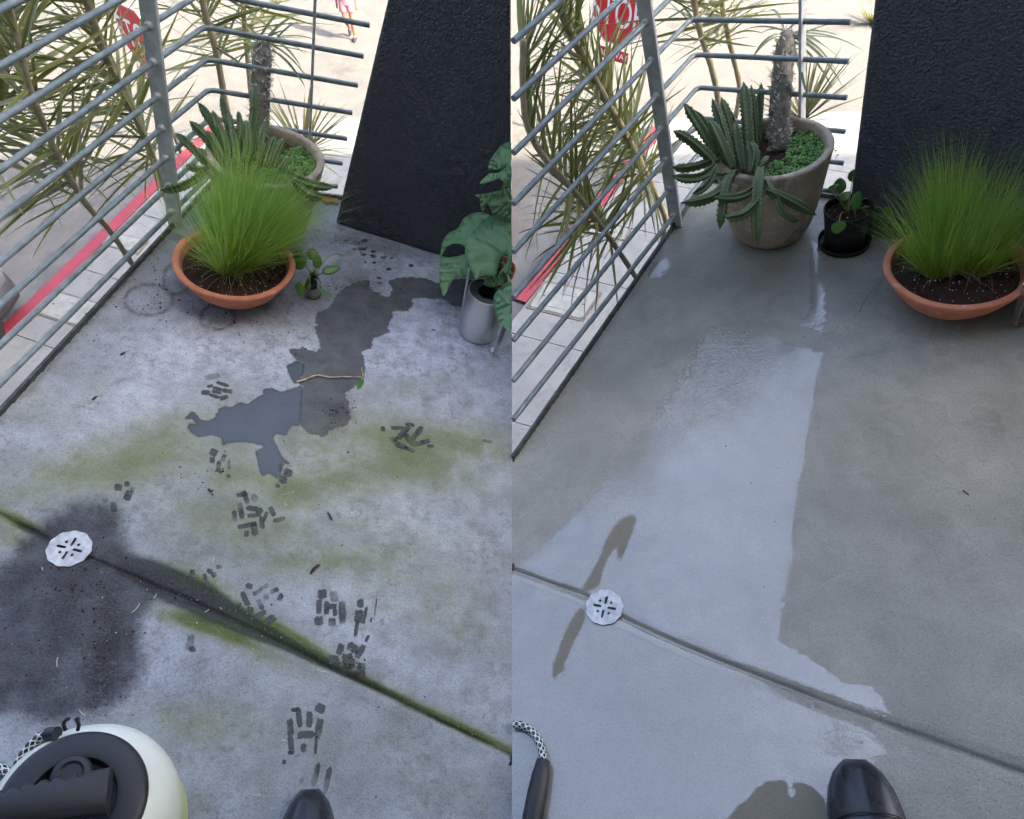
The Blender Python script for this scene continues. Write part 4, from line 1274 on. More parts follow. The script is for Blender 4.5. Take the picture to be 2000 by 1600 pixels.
round_plant(1, cK + Vector((.0, .0, .126)), 'small plant with round green leaves on thin stalks in the black pot', [
    (1640, 362, .0, .024, .020, 100, (-.2, .2, 1), (1650, 385)), (1667, 342, .03, .022, .016, 60, (.5, .3, 1), (1662, 370)), (1652, 382, -.03, .018, .015, 30, (-.3, .5, 1), None), (1675, 392, -.06, .030, .016, 85, (.3, .1, 1), (1668, 385)),
    (1628, 365, .0, .018, .010, 20, (-.2, .7, 1), (1640, 380)), (1676, 366, .02, .016, .010, 120, (.6, .4, 1), (1668, 372)), (1737, 411, -.02, .023, .017, 78, (.3, .0, 1), (1695, 392)), (1638, 444, -.09, .023, .018, 28, (-.1, -.1, 1), (1640, 402)),
    (1618, 372, .0, .014, .006, 150, (-.3, .7, .8), (1640, 385)), (1702, 386, .0, .020, .006, -20, (.2, .8, .6), (1685, 380)), (1672, 422, -.08, .016, .005, -60, (.8, .2, .6), (1668, 395))], DK, 71)
# cutting in a glass bottle
def glass_mat():
    t = NT('clear_glass')
    return t.done(t.bsdf(srgb(236, 240, 238), .03, 0, None, 1.45, trans=1.0))
M_GLASS = glass_mat()
M_ROOT = basic('dark_roots', srgb(44, 32, 28), srgb(66, 48, 38), 60, .7, 0, .4, 90)
cJ = P(611, 578, .0, -1)
th = Thing('glass_bottle', 'small clear glass bottle standing beside the terracotta bowl on the dry patio', 'bottle', cJ + Vector((0, 0, .001)), -1)
pr = [(0, .002), (.022, .002), (.0262, .006), (.0268, .016), (.0255, .026), (.0235, .032), (.0262, .038), (.0262, .052), (.0225, .066), (.0165, .08), (.014, .092), (.0146, .098), (.0135, .0985), (.0125, .092), (.0150, .08), (.0208, .066), (.0242, .051), (.0242, .039), (.0216, .033), (.0235, .026), (.0248, .016), (.0242, .008), (.0205, .0045), (0, .0045)]
th.part('glass', MB().lathe(pr, 40, cJ), M_GLASS, True, angle=50)
M_WATER = basic('jar_water', srgb(206, 204, 188), None, rough=.1)
th.part('water', MB().lathe([(0, .0052), (.0198, .0052), (.0235, .009), (.0240, .016), (.0228, .024), (0, .0245)], 32, cJ), M_WATER, True)
round_plant(-1, cJ + Vector((0, 0, .085)), 'cutting with round green leaves growing out of the glass bottle', [
    (584, 510, -.02, .028, .025, 60, (-.2, .2, 1), (600, 520)), (611, 496, .03, .021, .020, 90, (.1, .3, 1), (612, 520)), (620, 510, -.05, .023, .015, 90, (.2, .0, 1), (614, 530)), (648, 526, -.03, .031, .015, 28, (.1, .5, 1), (630, 530)),
    (586, 565, -.04, .025, .014, -68, (-.3, .2, 1), (600, 530)), (636, 571, -.05, .026, .008, -25, (.2, .7, .8), (622, 545)), (599, 556, -.01, .022, .010, 62, (-.6, .2, .8), (605, 535)), (582, 494, .05, .018, .012, 40, (0, .6, .8), None), (664, 496, .08, .014, .004, -20, (0, .9, .5), (640, 486))],
    depth_of(cJ + Vector((0, 0, .1)), -1), 72)
rr = random.Random(5)
mb = MB()
for i in range(9):
    a = rr.uniform(0, 6.28)
    pts = [cJ + Vector((.004 * math.cos(a) * (1 + .0 * k), .004 * math.sin(a), .095 - .008 * k)) + Vector((rr.gauss(0, .003), rr.gauss(0, .003), 0)) for k in range(9)]
    mb.tube(pts, [.0058 - .0003 * k for k in range(9)], 6)
o = th.part('roots', mb, M_ROOT, True)

# ------------------------------------------------------------------ steel watering cans
def brushed():
    t = NT('brushed_steel'); v = t.obj()
    mp = t.n('ShaderNodeMapping'); t.put(mp.inputs[0], v); mp.inputs['Scale'].default_value = (1, 1, 90)
    nz = t.noise(14, 4, .6, mp.outputs[0])
    return t.done(t.bsdf(t.mix(nz, srgb(206, 206, 206), srgb(232, 232, 232)), t.rng(nz, .2, .8, .26, .4), 1.0, t.bump(nz, .06, .002)))
M_BRUSH = brushed()
M_INNER = basic('dark_plastic_lid', srgb(44, 46, 50), srgb(34, 36, 40), 20, .45)
def can(c, s, label, spout_az, handle_az, R=.068, H_=.185):
    th = Thing('watering_can', label, 'watering can', c, s)
    th.part('body', MB().lathe([(0, .001), (R - .006, .001), (R - .001, .004), (R, .010), (R, H_ - .003), (R - .001, H_), (R - .003, H_), (R - .003, H_ - .012)], 64, c), M_BRUSH, True, angle=40)
    th.part('lid', MB().lathe([(R - .0035, H_ - .006), (.036, H_ - .004), (.034, H_ - .006), (.034, H_ - .05), (0, H_ - .05)], 48, c), M_INNER, True, angle=40)
    a = spout_az; e = Vector((math.cos(a), math.sin(a), 0))
    th.part('spout', MB().tube(smooth_path([c + e * (R - .004) + Vector((0, 0, .03)), c + e * (R + .006) + Vector((0, 0, .05)), c + e * (R + .012) + Vector((0, 0, .12)), c + e * (R + .02) + Vector((0, 0, .23))]), .0042, 12), M_BRUSH, True)
    a = handle_az; e = Vector((math.cos(a), math.sin(a), 0)); w = Vector((-e.y, e.x, 0))
    hb = MB()
    P_ = [c + e * (R - .002) + Vector((0, 0, H_ - .012)), c + e * (R + .058) + Vector((0, 0, H_ - .014)), c + e * (R + .050) + Vector((0, 0, .006)), c + e * (R + .020) + Vector((0, 0, .004))]
    P_ = [P_[0]] + [P_[1] - e * .01, P_[1] + Vector((0, 0, -.01))] + [P_[2] + Vector((0, 0, .008)), P_[2] - e * .008] + [P_[3]]
    for i, p in enumerate(P_):
        t = (P_[min(i + 1, 5)] - P_[max(i - 1, 0)]).normalized()
        nn = t.cross(w).normalized() * .0011
        hb.v += [tuple(p + w * .010 + nn), tuple(p - w * .010 + nn), tuple(p - w * .010 - nn), tuple(p + w * .010 - nn)]
    for i in range(5):
        for k in range(4):
            hb.f.append((i * 4 + k, i * 4 + (k + 1) % 4, (i + 1) * 4 + (k + 1) % 4, (i + 1) * 4 + k))
    hb.f += [(3, 2, 1, 0), (20, 21, 22, 23)]
    th.part('handle', hb, M_BRUSH)
cC = P(955, 568, .188, -1); cC.z = 0
can(cC, -1, 'brushed steel watering can under the monstera leaves', math.radians(150), math.radians(-58))
cC2 = P(2052, 612, 0, 1)
can(cC2, 1, 'brushed steel watering can at the edge of the washed patio beside the grass bowl', math.radians(30), math.radians(196))

# ------------------------------------------------------------------ monstera
def monstera_mat():
    t = NT('monstera_leaf'); v = t.obj()
    oi = t.n('ShaderNodeObjectInfo').outputs['Random']
    vein = t.attr('vein').outputs['Fac']
    col = t.mix(t.noise(9, 3, .6, v), srgb(92, 138, 100), srgb(114, 156, 120))
    col = t.mix(t.rng(oi, 0, 1, 0, .35), col, srgb(118, 168, 94))
    col = t.mix(t.math('MULTIPLY', t.rng(vein, .55, .95), .65), col, srgb(128, 158, 98))
    b = t.bsdf(col, .38, 0, t.bump(t.math('ADD', t.math('MULTIPLY', vein, .6), t.noise(20, 3, .6, v)), .25, .006), 1.45)
    tr = t.n('ShaderNodeBsdfTranslucent'); t.put(tr.inputs['Color'], col)
    mx = t.n('ShaderNodeMixShader'); mx.inputs[0].default_value = .12
    t.t.links.new(b.outputs[0], mx.inputs[1]); t.t.links.new(tr.outputs[0], mx.inputs[2])
    return t.done(mx)
M_MON = monstera_mat()
def pip(x, y, poly):
    ins = False
    n = len(poly)
    for i in range(n):
        x0, y0 = poly[i]; x1, y1 = poly[(i + 1) % n]
        if (y0 > y) != (y1 > y) and x < (x1 - x0) * (y - y0) / (y1 - y0 + 1e-12) + x0: ins = not ins
    return ins
def mon_leaf(th, outline, holes, axis, d0, slope, curl, s=-1):
    """leaf blade: outline as seen, set at its own distance on a tilted, curled sheet"""
    # densify outline
    out = smooth_path([Vector((x, y, 0)) for x, y in outline + outline[:1]], 4)[:-1]
    poly = [(p.x, p.y) for p in out]
    hl = [[(p.x, p.y) for p in smooth_path([Vector((x, y, 0)) for x, y in h + h[:1]], 3)[:-1]] for h in holes]
    bm = bmesh.new()
    allv = []
    for lp in [poly] + hl:
        vs = [bm.verts.new((x, y, 0)) for x, y in lp]
        for i in range(len(vs)): bm.edges.new((vs[i], vs[(i + 1) % len(vs)]))
    bmesh.ops.triangle_fill(bm, use_beauty=True, edges=bm.edges[:])
    for _ in range(2):
        bmesh.ops.subdivide_edges(bm, edges=[e for e in bm.edges if e.calc_length() > 6], cuts=1, use_grid_fill=False)
        bmesh.ops.triangulate(bm, faces=bm.faces[:])
    bmesh.ops.beautify_fill(bm, faces=bm.faces[:], edges=[e for e in bm.edges if not e.is_boundary])
    (ax0, ay0), (ax1, ay1) = axis
    L = math.hypot(ax1 - ax0, ay1 - ay0); ux, uy = (ax1 - ax0) / L, (ay1 - ay0) / L
    vs, vein = [], []
    bm.verts.index_update()
    for v in bm.verts:
        a = (v.co.x - ax0) * ux + (v.co.y - ay0) * uy
        b = -(v.co.x - ax0) * uy + (v.co.y - ay0) * ux
        d = d0 + slope[0] * a / L + slope[1] * b / L + curl * ((b / L) ** 2) - .06 * (a / L - .4) ** 2 + .10 * abs(b / L) * -1 * .3
        rb = (a / L * 6 - abs(b) / L * 5.0) % 1.0
        vv = max(math.exp(-(b / 2.2) ** 2), .75 * math.exp(-((min(rb, 1 - rb)) / .07) ** 2))
        d += .006 * math.cos(2 * math.pi * rb)
        vs.append(U(v.co.x, v.co.y, d, s)); vein.append(vv)
    for p in vs: pass
    fs = [tuple(v.index for v in f.verts) for f in bm.faces]
    bm.free()
    o = th.part('leaf', MB().add(vs, fs), M_MON, True)
    at = o.data.attributes.new('vein', 'FLOAT', 'POINT'); at.data.foreach_set('value', vein)
    so = o.modifiers.new('thickness', 'SOLIDIFY'); so.thickness = .0012
    return o
cM = P(972, 572, 0, -1)
cM.x = min(cM.x, -.085)
th = Thing('monstera', 'monstera with large split glossy leaves against the dark wall', 'plant', cM, -1)
DM = depth_of(cM + Vector((0, 0, .25)), -1)
E1 = 998.6
mon_leaf(th, [(E1, 276), (985, 280), (972, 292), (958, 312), (954, 332), (975, 330), (990, 323), (986, 328), (972, 338), (955, 340), (937, 358), (950, 357), (976, 350), (985, 360), (992, 366), (E1, 367)], [], ((E1, 310), (945, 345)), 2.30, (-.05, .03), .1)
mon_leaf(th, [(E1, 366), (975, 372), (950, 378), (928, 381), (936, 388), (938, 400), (942, 412), (948, 404), (953, 400), (962, 416), (975, 424), (990, 426), (E1, 424)], [], ((E1, 392), (930, 382)), 2.40, (-.03, .03), .1)
mon_leaf(th, [(945, 415), (925, 416), (905, 428), (894, 446), (876, 456), (866, 470), (861, 490), (860, 506), (868, 490), (878, 479), (890, 476), (905, 480), (908, 492), (905, 498), (880, 503), (862, 506), (858, 530), (860, 560), (866, 578), (872, 572), (880, 555), (893, 540), (920, 545), (950, 540), (965, 500), (968, 450), (960, 425)], [[(868, 523), (880, 514), (884, 516), (872, 525)]], ((945, 470), (864, 570)), DM - .01, (-.08, .05), .15)
mon_leaf(th, [(E1, 418), (980, 414), (960, 420), (945, 430), (925, 450), (912, 470), (911, 492), (916, 515), (924, 535), (930, 546), (945, 540), (968, 538), (972, 525), (978, 505), (984, 497), (990, 500), (989, 515), (978, 530), (974, 537), (985, 534), (E1, 524)], [], ((E1, 452), (905, 505)), DM - .09, (-.05, .06), .15)
mon_leaf(th, [(E1, 548), (985, 556), (968, 572), (963, 590), (966, 610), (975, 628), (986, 640), (E1, 642)], [], ((E1, 556), (980, 640)), DM - .16, (-.04, .05), .1)
mon_leaf(th, [(E1, 530), (975, 536), (950, 542), (945, 556), (960, 562), (980, 556), (E1, 545)], [], ((E1, 540), (945, 552)), DM - .06, (-.02, .03), .1)
rr = random.Random(4)
for (x, y, dd) in ((996, 305, -.19), (995, 388, -.10), (948, 462, -.02), (994, 452, -.1), (996, 556, -.13), (994, 540, -.07)):
    tip = U(x, y, DM + dd, -1)
    b0 = cM + Vector((rr.uniform(-.02, .02), rr.uniform(-.02, .02), .12))
    th.part('stalk', MB().tube(bez(b0, (b0 + tip) / 2 + Vector((-.02, .02, .06)), tip, 12), .0045, 8), M_STALK, True)
pt_ = Thing('terracotta_pot', 'small terracotta pot of the monstera behind the steel watering can', 'pot', cM, -1)
pt_.part('pot', MB().lathe([(0, .001), (.048, .001), (.052, .006), (.062, .10), (.068, .102), (.069, .125), (.066, .127), (.062, .125), (.058, .10)], 48, cM), M_TERRA, True, angle=50)
soil_disc(pt_, cM, .060, .105, 66, 10)
# ------------------------------------------------------------------ strap-leaved trees beyond the railings
def strapleaf_mat():
    t = NT('strap_leaf')
    ed = t.attr('edge').outputs['Fac']
    oi = t.n('ShaderNodeObjectInfo').outputs['Random']
    col = t.mix(oi, srgb(100, 110, 48), srgb(146, 148, 84))
    col = t.mix(t.rng(t.math('FRACT', t.math('MULTIPLY', oi, 5.7)), .7, .95, 0, .55), col, srgb(142, 144, 136))
    col = t.mix(t.rng(ed, .62, .9, 0, .75), col, srgb(190, 182, 118))
    b = t.bsdf(col, .42, 0, None, 1.45)
    tr = t.n('ShaderNodeBsdfTranslucent'); t.put(tr.inputs['Color'], col)
    mx = t.n('ShaderNodeMixShader'); mx.inputs[0].default_value = .22
    t.t.links.new(b.outputs[0], mx.inputs[1]); t.t.links.new(tr.outputs[0], mx.inputs[2])
    return t.done(mx)
M_STRAP = strapleaf_mat()
def bark_mat():
    t = NT('ringed_bark'); v = t.obj()
    base = t.mix(t.noise(26, 4, .7, v), srgb(194, 180, 150), srgb(152, 138, 114))
    base = t.mix(t.rng(t.noise(60, 4, .7, v), .5, .75, 0, .6), base, srgb(214, 204, 178))
    return t.done(t.bsdf(base, .85, 0, t.bump(t.noise(60, 4, .7, v), .5, .006)))
M_BARK = bark_mat()
LEAVES = []
_rr = random.Random(99)
for i in range(10):
    mb, ed = MB(), []
    L = .30; n = 9
    droop = [.01, .03, .05, .07, .10, .02, .06, .13, .04, .08][i]
    p = Vector((0, 0, 0)); d = Vector((1, 0, .0)).normalized(); pts = []
    for k in range(n + 1):
        pts.append(p.copy()); p = p + d * (L / n); d = (d + Vector((0, _rr.gauss(0, .012), -droop * (k / n + .2)))).normalized()
    # V folded five-vert section so that the margins can be told from the middle
    for k, q in enumerate(pts):
        t = (pts[min(k + 1, n)] - pts[max(k - 1, 0)]).normalized(); sd = t.cross(Vector((0, 0, 1))).normalized(); nn = sd.cross(t)
        u = k / n
        w = .0056 * (1 - u ** 1.8) * (.55 + .45 * min(1, u * 5)) + .0003
        for e in (-1, -.72, 0, .72, 1):
            mb.v.append(tuple(q + sd * w * e + nn * w * abs(e) * .35)); ed.append(abs(e))
    for k in range(n):
        for e in range(4):
            a = k * 5 + e
            mb.f.append((a, a + 1, a + 6, a + 5))
    me = make_mesh('leaf', mb, M_STRAP, True)
    at = me.attributes.new('edge', 'FLOAT', 'POINT'); at.data.foreach_set('value', ed)
    LEAVES.append((me, [Vector(q) for q in pts]))
def on_plane(x, y, s, p0, n):
    """where the line of sight meets an upright plane of the patio's own space"""
    c = Vector(BAYN[s].T @ np.array([0, 0, CAM_H])); d = Vector(BAYN[s].T @ ray(x, y))
    return c + d * ((p0 - c).dot(n) / d.dot(n))
def strap_tree(s, label, pxs, off, front, r0, r1, leafy, seed, scale=1.0, extra_top=0.35, dens=1.0):
    rr = random.Random(seed)
    p, d, nn = RAILPLANE[s]
    if front:
        fd = FRONT[s]; n_ = Vector((-fd.y, fd.x, 0)); p0 = RAIL[s]['p2'] + n_ * off
    else:
        n_ = -nn; p0 = p + n_ * off
    offs = off
    pts = [on_plane(x, y, s, p0 + n_ * (dd if len(q) > 2 else 0), n_) if True else None for q in pxs for x, y, dd in [(q[0], q[1], q[2] if len(q) > 2 else 0)]]
    # go on up past the frame, and down to the pavement
    up = (pts[-1] - pts[-2]).normalized()
    pts.append(pts[-1] + (up * .6 + Vector((0, 0, .8))).normalized() * extra_top)
    Binv = BAY[s].inverted()
    w0 = BAY[s] @ pts[0]
    foot = Binv @ Vector((w0.x, w0.y, STREET_Z))
    dn = (pts[0] - pts[1]).normalized()
    chain = []
    for k in range(1, 9):
        u = (k / 8) ** 2
        zz_ = w0.z + (STREET_Z - w0.z) * u
        bl = min(1, k / 3)
        chain.append(Binv @ Vector((w0.x, w0.y, zz_)) + dn * .05 * (1 - abs(1 - bl * 2) if bl < 1 else 0))
    if s > 0:
        for q_ in pts:
            sh_ = .03 - nearest_x(q_, s)
            if sh_ > 0: q_.x += sh_ / math.cos(FALL)
    path = chain[::-1] + pts
    path = smooth_path(path, 5)
    path[0] = foot
    m = len(path)
    rad = [max(r1, r0 - (r0 - r1) * (i / (m - 1)) ** 1.2) * (1 + .06 * math.sin(i * 2.3)) for i in range(m)]
    th = Thing('strap_leaf_tree', label, 'tree', foot, s, 'strap-leaved trees beyond the railings')
    th.part('trunk', MB().tube(path, rad, 12), M_BARK, True)
    # leaves in whorls along the leafy part of the stem
    top = smooth_path(pts, 10)
    lens = [0]
    for a, b in zip(top[:-1], top[1:]): lens.append(lens[-1] + (b - a).length)
    tot = lens[-1]
    a0 = leafy * tot
    step = .0040 / dens
    pos = a0; ga = rr.uniform(0, 6)
    while pos < tot:
        k = max(i for i in range(len(lens)) if lens[i] <= pos)
        k = min(k, len(top) - 2)
        q = top[k].lerp(top[k + 1], (pos - lens[k]) / max(1e-6, lens[k + 1] - lens[k]))
        t = (top[k + 1] - top[k]).normalized()
        u = (pos - a0) / max(1e-6, tot - a0)
        ga += 2.4 + rr.gauss(0, .25)
        x = t.orthogonal().normalized(); y = t.cross(x)
        rad_d = x * math.cos(ga) + y * math.sin(ga)
        el = (.12 + .95 * u ** 1.2) + rr.gauss(0, .25)
        dirv = (rad_d + t * math.tan(max(-.6, min(1.15, el)))).normalized()
        me, lp = LEAVES[rr.randrange(10)]
        X = dirv; Z = (Vector((0, 0, 1)) - X * X.z); Z = Z.normalized() if Z.length > .05 else X.orthogonal().normalized()
        Y = Z.cross(X)
        rot = Matrix((X, Y, Z)).transposed().to_4x4()
        sc = scale * rr.uniform(.75, 1.35)
        loc = Matrix.Translation(q - foot) @ rot @ Matrix.Rotation(rr.gauss(0, .5), 4, 'X') @ Matrix.Diagonal((sc, sc * rr.uniform(.8, 1.3), sc, 1))
        pos += step * rr.uniform(.5, 1.5)
        ok = True
        for z in lp[2::2] + [lp[-1]]:
            g = (loc @ z) + foot
            wx = nearest_x(g, s)
            if (s > 0 and wx < .006) or (s < 0 and wx > -.3): ok = False; break
            if (g - p).dot(nn) > -.015 and not front and (g - p).dot(d) < .33: ok = False; break
            if front and (g - RAIL[s]['p2']).dot(n_) < .02: ok = False; break
            if (g - p).dot(nn) > -.015 and front and (g - p).dot(d) < .33: ok = False; break
            if s < 0 and g.z < 0.0 and (g - p).dot(nn) > -.03: ok = False; break
        if ok:
            th.link('leaf', me, local=loc)
    return th
strap_tree(-1, 'strap-leaved tree with a bare slanting stem over the red kerb by the dry patio', [(262, 522), (215, 452), (165, 395), (118, 315), (82, 235), (56, 165), (40, 100)], .16, False, .011, .008, .34, 101)
strap_tree(-1, 'dark stemmed strap-leaved tree crossing in front of the stop sign by the dry patio', [(338, 420), (312, 345), (285, 275), (248, 190), (207, 112), (184, 50), (172, 4)], .20, False, .013, .012, .22, 102)
strap_tree(-1, 'strap-leaved tree standing just outside the bend of the dry patio railing', [(452, 262), (440, 200), (424, 110), (405, 40), (396, 2)], .22, True, .013, .011, .30, 103, dens=.9)
strap_tree(-1, 'slim strap-leaved tree behind the spiny trunk of the dry patio', [(492, 200), (484, 120), (478, 50), (474, 4)], .42, True, .011, .009, .30, 104, dens=.8)
strap_tree(-1, 'strap-leaved tree with long upright leaves at the outer edge of the dry patio railing', [(-90, 760, .1), (-50, 480, .1), (-14, 260, .1), (8, 180, .1), (10, 120, .1)], .34, False, .011, .009, .55, 105, scale=1.2, dens=.9)
strap_tree(1, 'strap-leaved tree with a bare slanting stem over the red kerb by the washed patio', [(1244, 546), (1180, 450), (1122, 375), (1082, 330), (1052, 292), (1028, 240), (1012, 170)], .16, False, .012, .009, .26, 111, extra_top=.12, dens=1.4)
strap_tree(1, 'dark stemmed strap-leaved tree crossing in front of the stop sign by the washed patio', [(1298, 420), (1262, 340), (1226, 270), (1180, 190), (1138, 110), (1108, 50), (1092, 4)], .20, False, .014, .013, .18, 112, extra_top=.1, dens=1.6)
strap_tree(1, 'strap-leaved tree standing just outside the bend of the washed patio railing', [(1404, 205), (1392, 140), (1370, 70), (1356, 4)], .22, True, .014, .011, .28, 113, dens=.9)
strap_tree(1, 'slim strap-leaved tree behind the upright stems of the brown planter', [(1444, 165), (1432, 110), (1420, 60), (1410, 4)], .40, True, .012, .010, .28, 114, dens=.8)

# low spiky plants behind the planters
M_SPIKY = basic('spiky_leaf', srgb(104, 108, 62), srgb(132, 124, 80), 8, .45, island=.3, transl=.2)
def spiky(s, px, depth, n, L, label, seed, up=1.0, drop=None):
    rr = random.Random(seed)
    c = U(px[0], px[1], depth, s)
    th = Thing('spiky_plant', label, 'plant', c, s)
    for i in range(n):
        a = rr.uniform(0, 6.28)
        d = Vector((math.cos(a), math.sin(a), rr.uniform(.25, 1.6) * up)).normalized()
        pts = bez(c, c + d * L * .6, c + d * L * rr.uniform(.8, 1.1) + Vector((0, 0, -.03 * L * 3)), 6)
        mb = MB(); w = rr.uniform(.0045, .007)
        strap(mb, pts, lambda t: w * (1 - t ** 2) + .0003)
        th.part('leaf', mb, M_SPIKY, True)
    # short stem down to the ground
    w0 = BAY[s] @ c
    ft = BAY[s].inverted() @ Vector((w0.x, w0.y, STREET_Z - .05))
    th.part('stem', MB().tube([c + Vector((0, 0, .01)), (c + ft) / 2, ft], .012, 8), M_BARK, True)
spiky(-1, (592, 300), 2.95, 46, .30, 'spiky low plant behind the thin post of the dry patio railing', 121)
spiky(1, (1568, 238), 2.95, 46, .30, 'spiky low plant behind the thin post of the washed patio railing', 122)

# ------------------------------------------------------------------ what lies on the dry floor
def wetprint_mat():
    t = NT('damp_print'); v = t.obj()
    fine = t.noise(190, 1, .65, v)
    col = t.mix(fine, srgb(56, 59, 60), srgb(76, 79, 79))
    a = t.attr('inside').outputs['Fac']
    nz = t.math('SUBTRACT', t.math('MULTIPLY', t.math('ADD', t.noise(95, 3, .7, v), t.noise(260, 1, .6, v)), .5), .5)
    al = t.rng(t.math('ADD', a, t.math('MULTIPLY', nz, 2.0)), .22, .55, 0, t.rng(t.noise(14, 2, .6, v), .35, .65, .30, 1.0))
    return t.done(t.bsdf(col, .5, 0, None, 1.4, alpha=al))
M_PRINT = wetprint_mat()
def zz(ox, oy, k): return lambda L: [(ox + x * k, oy + y * k, w * k, h * k, a) for x, y, w, h, a in L]
zA, zB, zC = zz(340, 880, .2313), zz(340, 1050, .3438), zz(340, 620, .2126)
zD, zE = zz(0, 880, .3375), zz(640, 240, .2875)
PRINTS = [
    zA([(605, 395, 45, 110, -20), (570, 370, 80, 35, -15), (680, 400, 60, 60, 30), (565, 510, 40, 140, -10), (510, 555, 38, 90, -5), (660, 488, 100, 42, 8), (722, 515, 45, 60, 40), (668, 548, 85, 36, -5), (615, 632, 140, 40, -12), (678, 662, 48, 110, -5), (742, 610, 36, 110, -10), (772, 556, 28, 80, 20), (612, 705, 38, 50, 0), (888, 585, 90, 36, -15), (828, 512, 40, 80, -25)]),
    zA([(635, 1145, 55, 45, 20), (600, 1255, 45, 120, -28), (642, 1345, 55, 50, 20), (728, 1298, 40, 95, -25), (728, 1385, 90, 45, -30), (702, 1198, 80, 36, -30), (762, 1150, 70, 36, -30), (848, 1182, 70, 36, -25), (776, 1236, 40, 42, 0), (898, 1240, 40, 62, 20), (550, 1310, 36, 60, 0), (812, 1430, 95, 62, -35), (822, 1302, 18, 18, 0)]),
    zA([(1250, 1210, 72, 78, 0), (1350, 1232, 62, 88, -10), (1224, 1320, 45, 125, 3), (1288, 1330, 44, 110, 3), (1340, 1318, 62, 50, 0), (1358, 1368, 34, 60, 0), (1420, 1362, 56, 190, -2), (1220, 1440, 66, 78, 0), (1332, 1450, 60, 68, 0)]),
    zA([(1575, 1290, 50, 68, 0), (1560, 1400, 66, 110, 8), (1540, 1500, 30, 140, 8), (1612, 1392, 24, 150, 12), (1700, 1340, 12, 180, 8), (1758, 1448, 34, 58, 0), (1664, 1430, 18, 40, 8)]),
    zB([(945, 635, 34, 60, 20), (1015, 625, 60, 46, 35), (1058, 648, 34, 84, 30), (990, 705, 60, 90, -10), (908, 697, 50, 56, 0), (958, 756, 70, 34, 25), (1058, 772, 60, 46, 0), (1064, 732, 46, 40, 10), (1098, 575, 18, 40, 25)]),
    zB([(660, 1080, 34, 100, -3), (664, 1180, 30, 100, -6), (710, 1022, 30, 110, -6), (768, 1032, 32, 95, 0), (832, 970, 52, 52, 30), (822, 1082, 36, 110, 10), (748, 1120, 92, 44, -5), (806, 1180, 16, 100, 4), (736, 1196, 30, 50, 0), (664, 1222, 36, 20, 0), (626, 1275, 22, 26, 0), (704, 1238, 34, 16, -20), (690, 980, 44, 22, 0)]),
    zB([(805, 1350, 30, 130, 12), (870, 1380, 28, 150, 12), (724, 1382, 18, 34, 25)]),
    zC([(290, 690, 70, 42, 0), (332, 632, 55, 26, -10), (400, 655, 84, 30, 14), (450, 615, 110, 30, 18), (388, 686, 80, 30, 14), (368, 722, 92, 30, 18), (492, 676, 82, 42, 8), (458, 738, 72, 42, -15), (352, 545, 120, 50, -10)]),
    zC([(365, 1240, 62, 66, 30), (350, 1310, 46, 50, 0), (455, 1290, 42, 60, 20), (412, 1356, 40, 90, 8), (506, 1350, 26, 84, 0), (412, 1412, 60, 30, 30), (500, 1458, 34, 32, 0), (460, 1268, 28, 20, 0)]),
    [(788, 845, 11, 32, 42), (803, 861, 11, 32, -45), (780, 869, 26, 10, 30), (815, 846, 10, 32, 38), (826, 864, 26, 9, -15), (800, 878, 22, 8, 20), (769, 858, 14, 10, 0), (841, 872, 12, 7, 0), (776, 836, 22, 7, 0), (800, 829, 18, 7, 10), (952, 862, 18, 6, 10), (748, 838, 8, 10, 0)],
    zC([(1045, 1425, 76, 70, 20), (1000, 1487, 72, 66, 20), (952, 1546, 36, 34, 0), (985, 1380, 50, 70, 10)]),
    zD([(685, 215, 40, 40, 0), (740, 260, 40, 60, 20), (735, 195, 30, 30, 0), (655, 330, 35, 60, -10), (610, 290, 30, 20, 0), (765, 230, 22, 34, 0), (572, 325, 16, 14, 0)]),
    zA([(155, 1030, 40, 45, 0), (300, 1020, 46, 40, 20), (335, 1050, 40, 46, -30), (262, 1070, 30, 60, -15), (285, 1130, 26, 50, -10), (380, 985, 40, 36, 0)]),
    zD([(1100, 1110, 40, 90, 8), (1112, 1150, 40, 34, 0)]),
]
DROPS = zE([(190, 818, 58, 28, 4), (232, 856, 54, 26, 4), (310, 875, 34, 18, 5), (245, 895, 34, 18, 0), (312, 905, 42, 24, 6), (378, 915, 40, 20, 0), (180, 858, 32, 16, 0), (415, 994, 36, 20, 0), (568, 970, 32, 20, 0), (348, 1055, 32, 14, 5), (355, 1088, 34, 15, 0), (760, 1230, 32, 24, 20), (720, 1408, 28, 16, 0), (315, 950, 26, 15, 0), (125, 800, 34, 20, 0), (250, 800, 40, 22, 0), (432, 920, 30, 14, -20), (255, 948, 20, 12, 0), (320, 1000, 22, 11, 0)])
rr = random.Random(8)
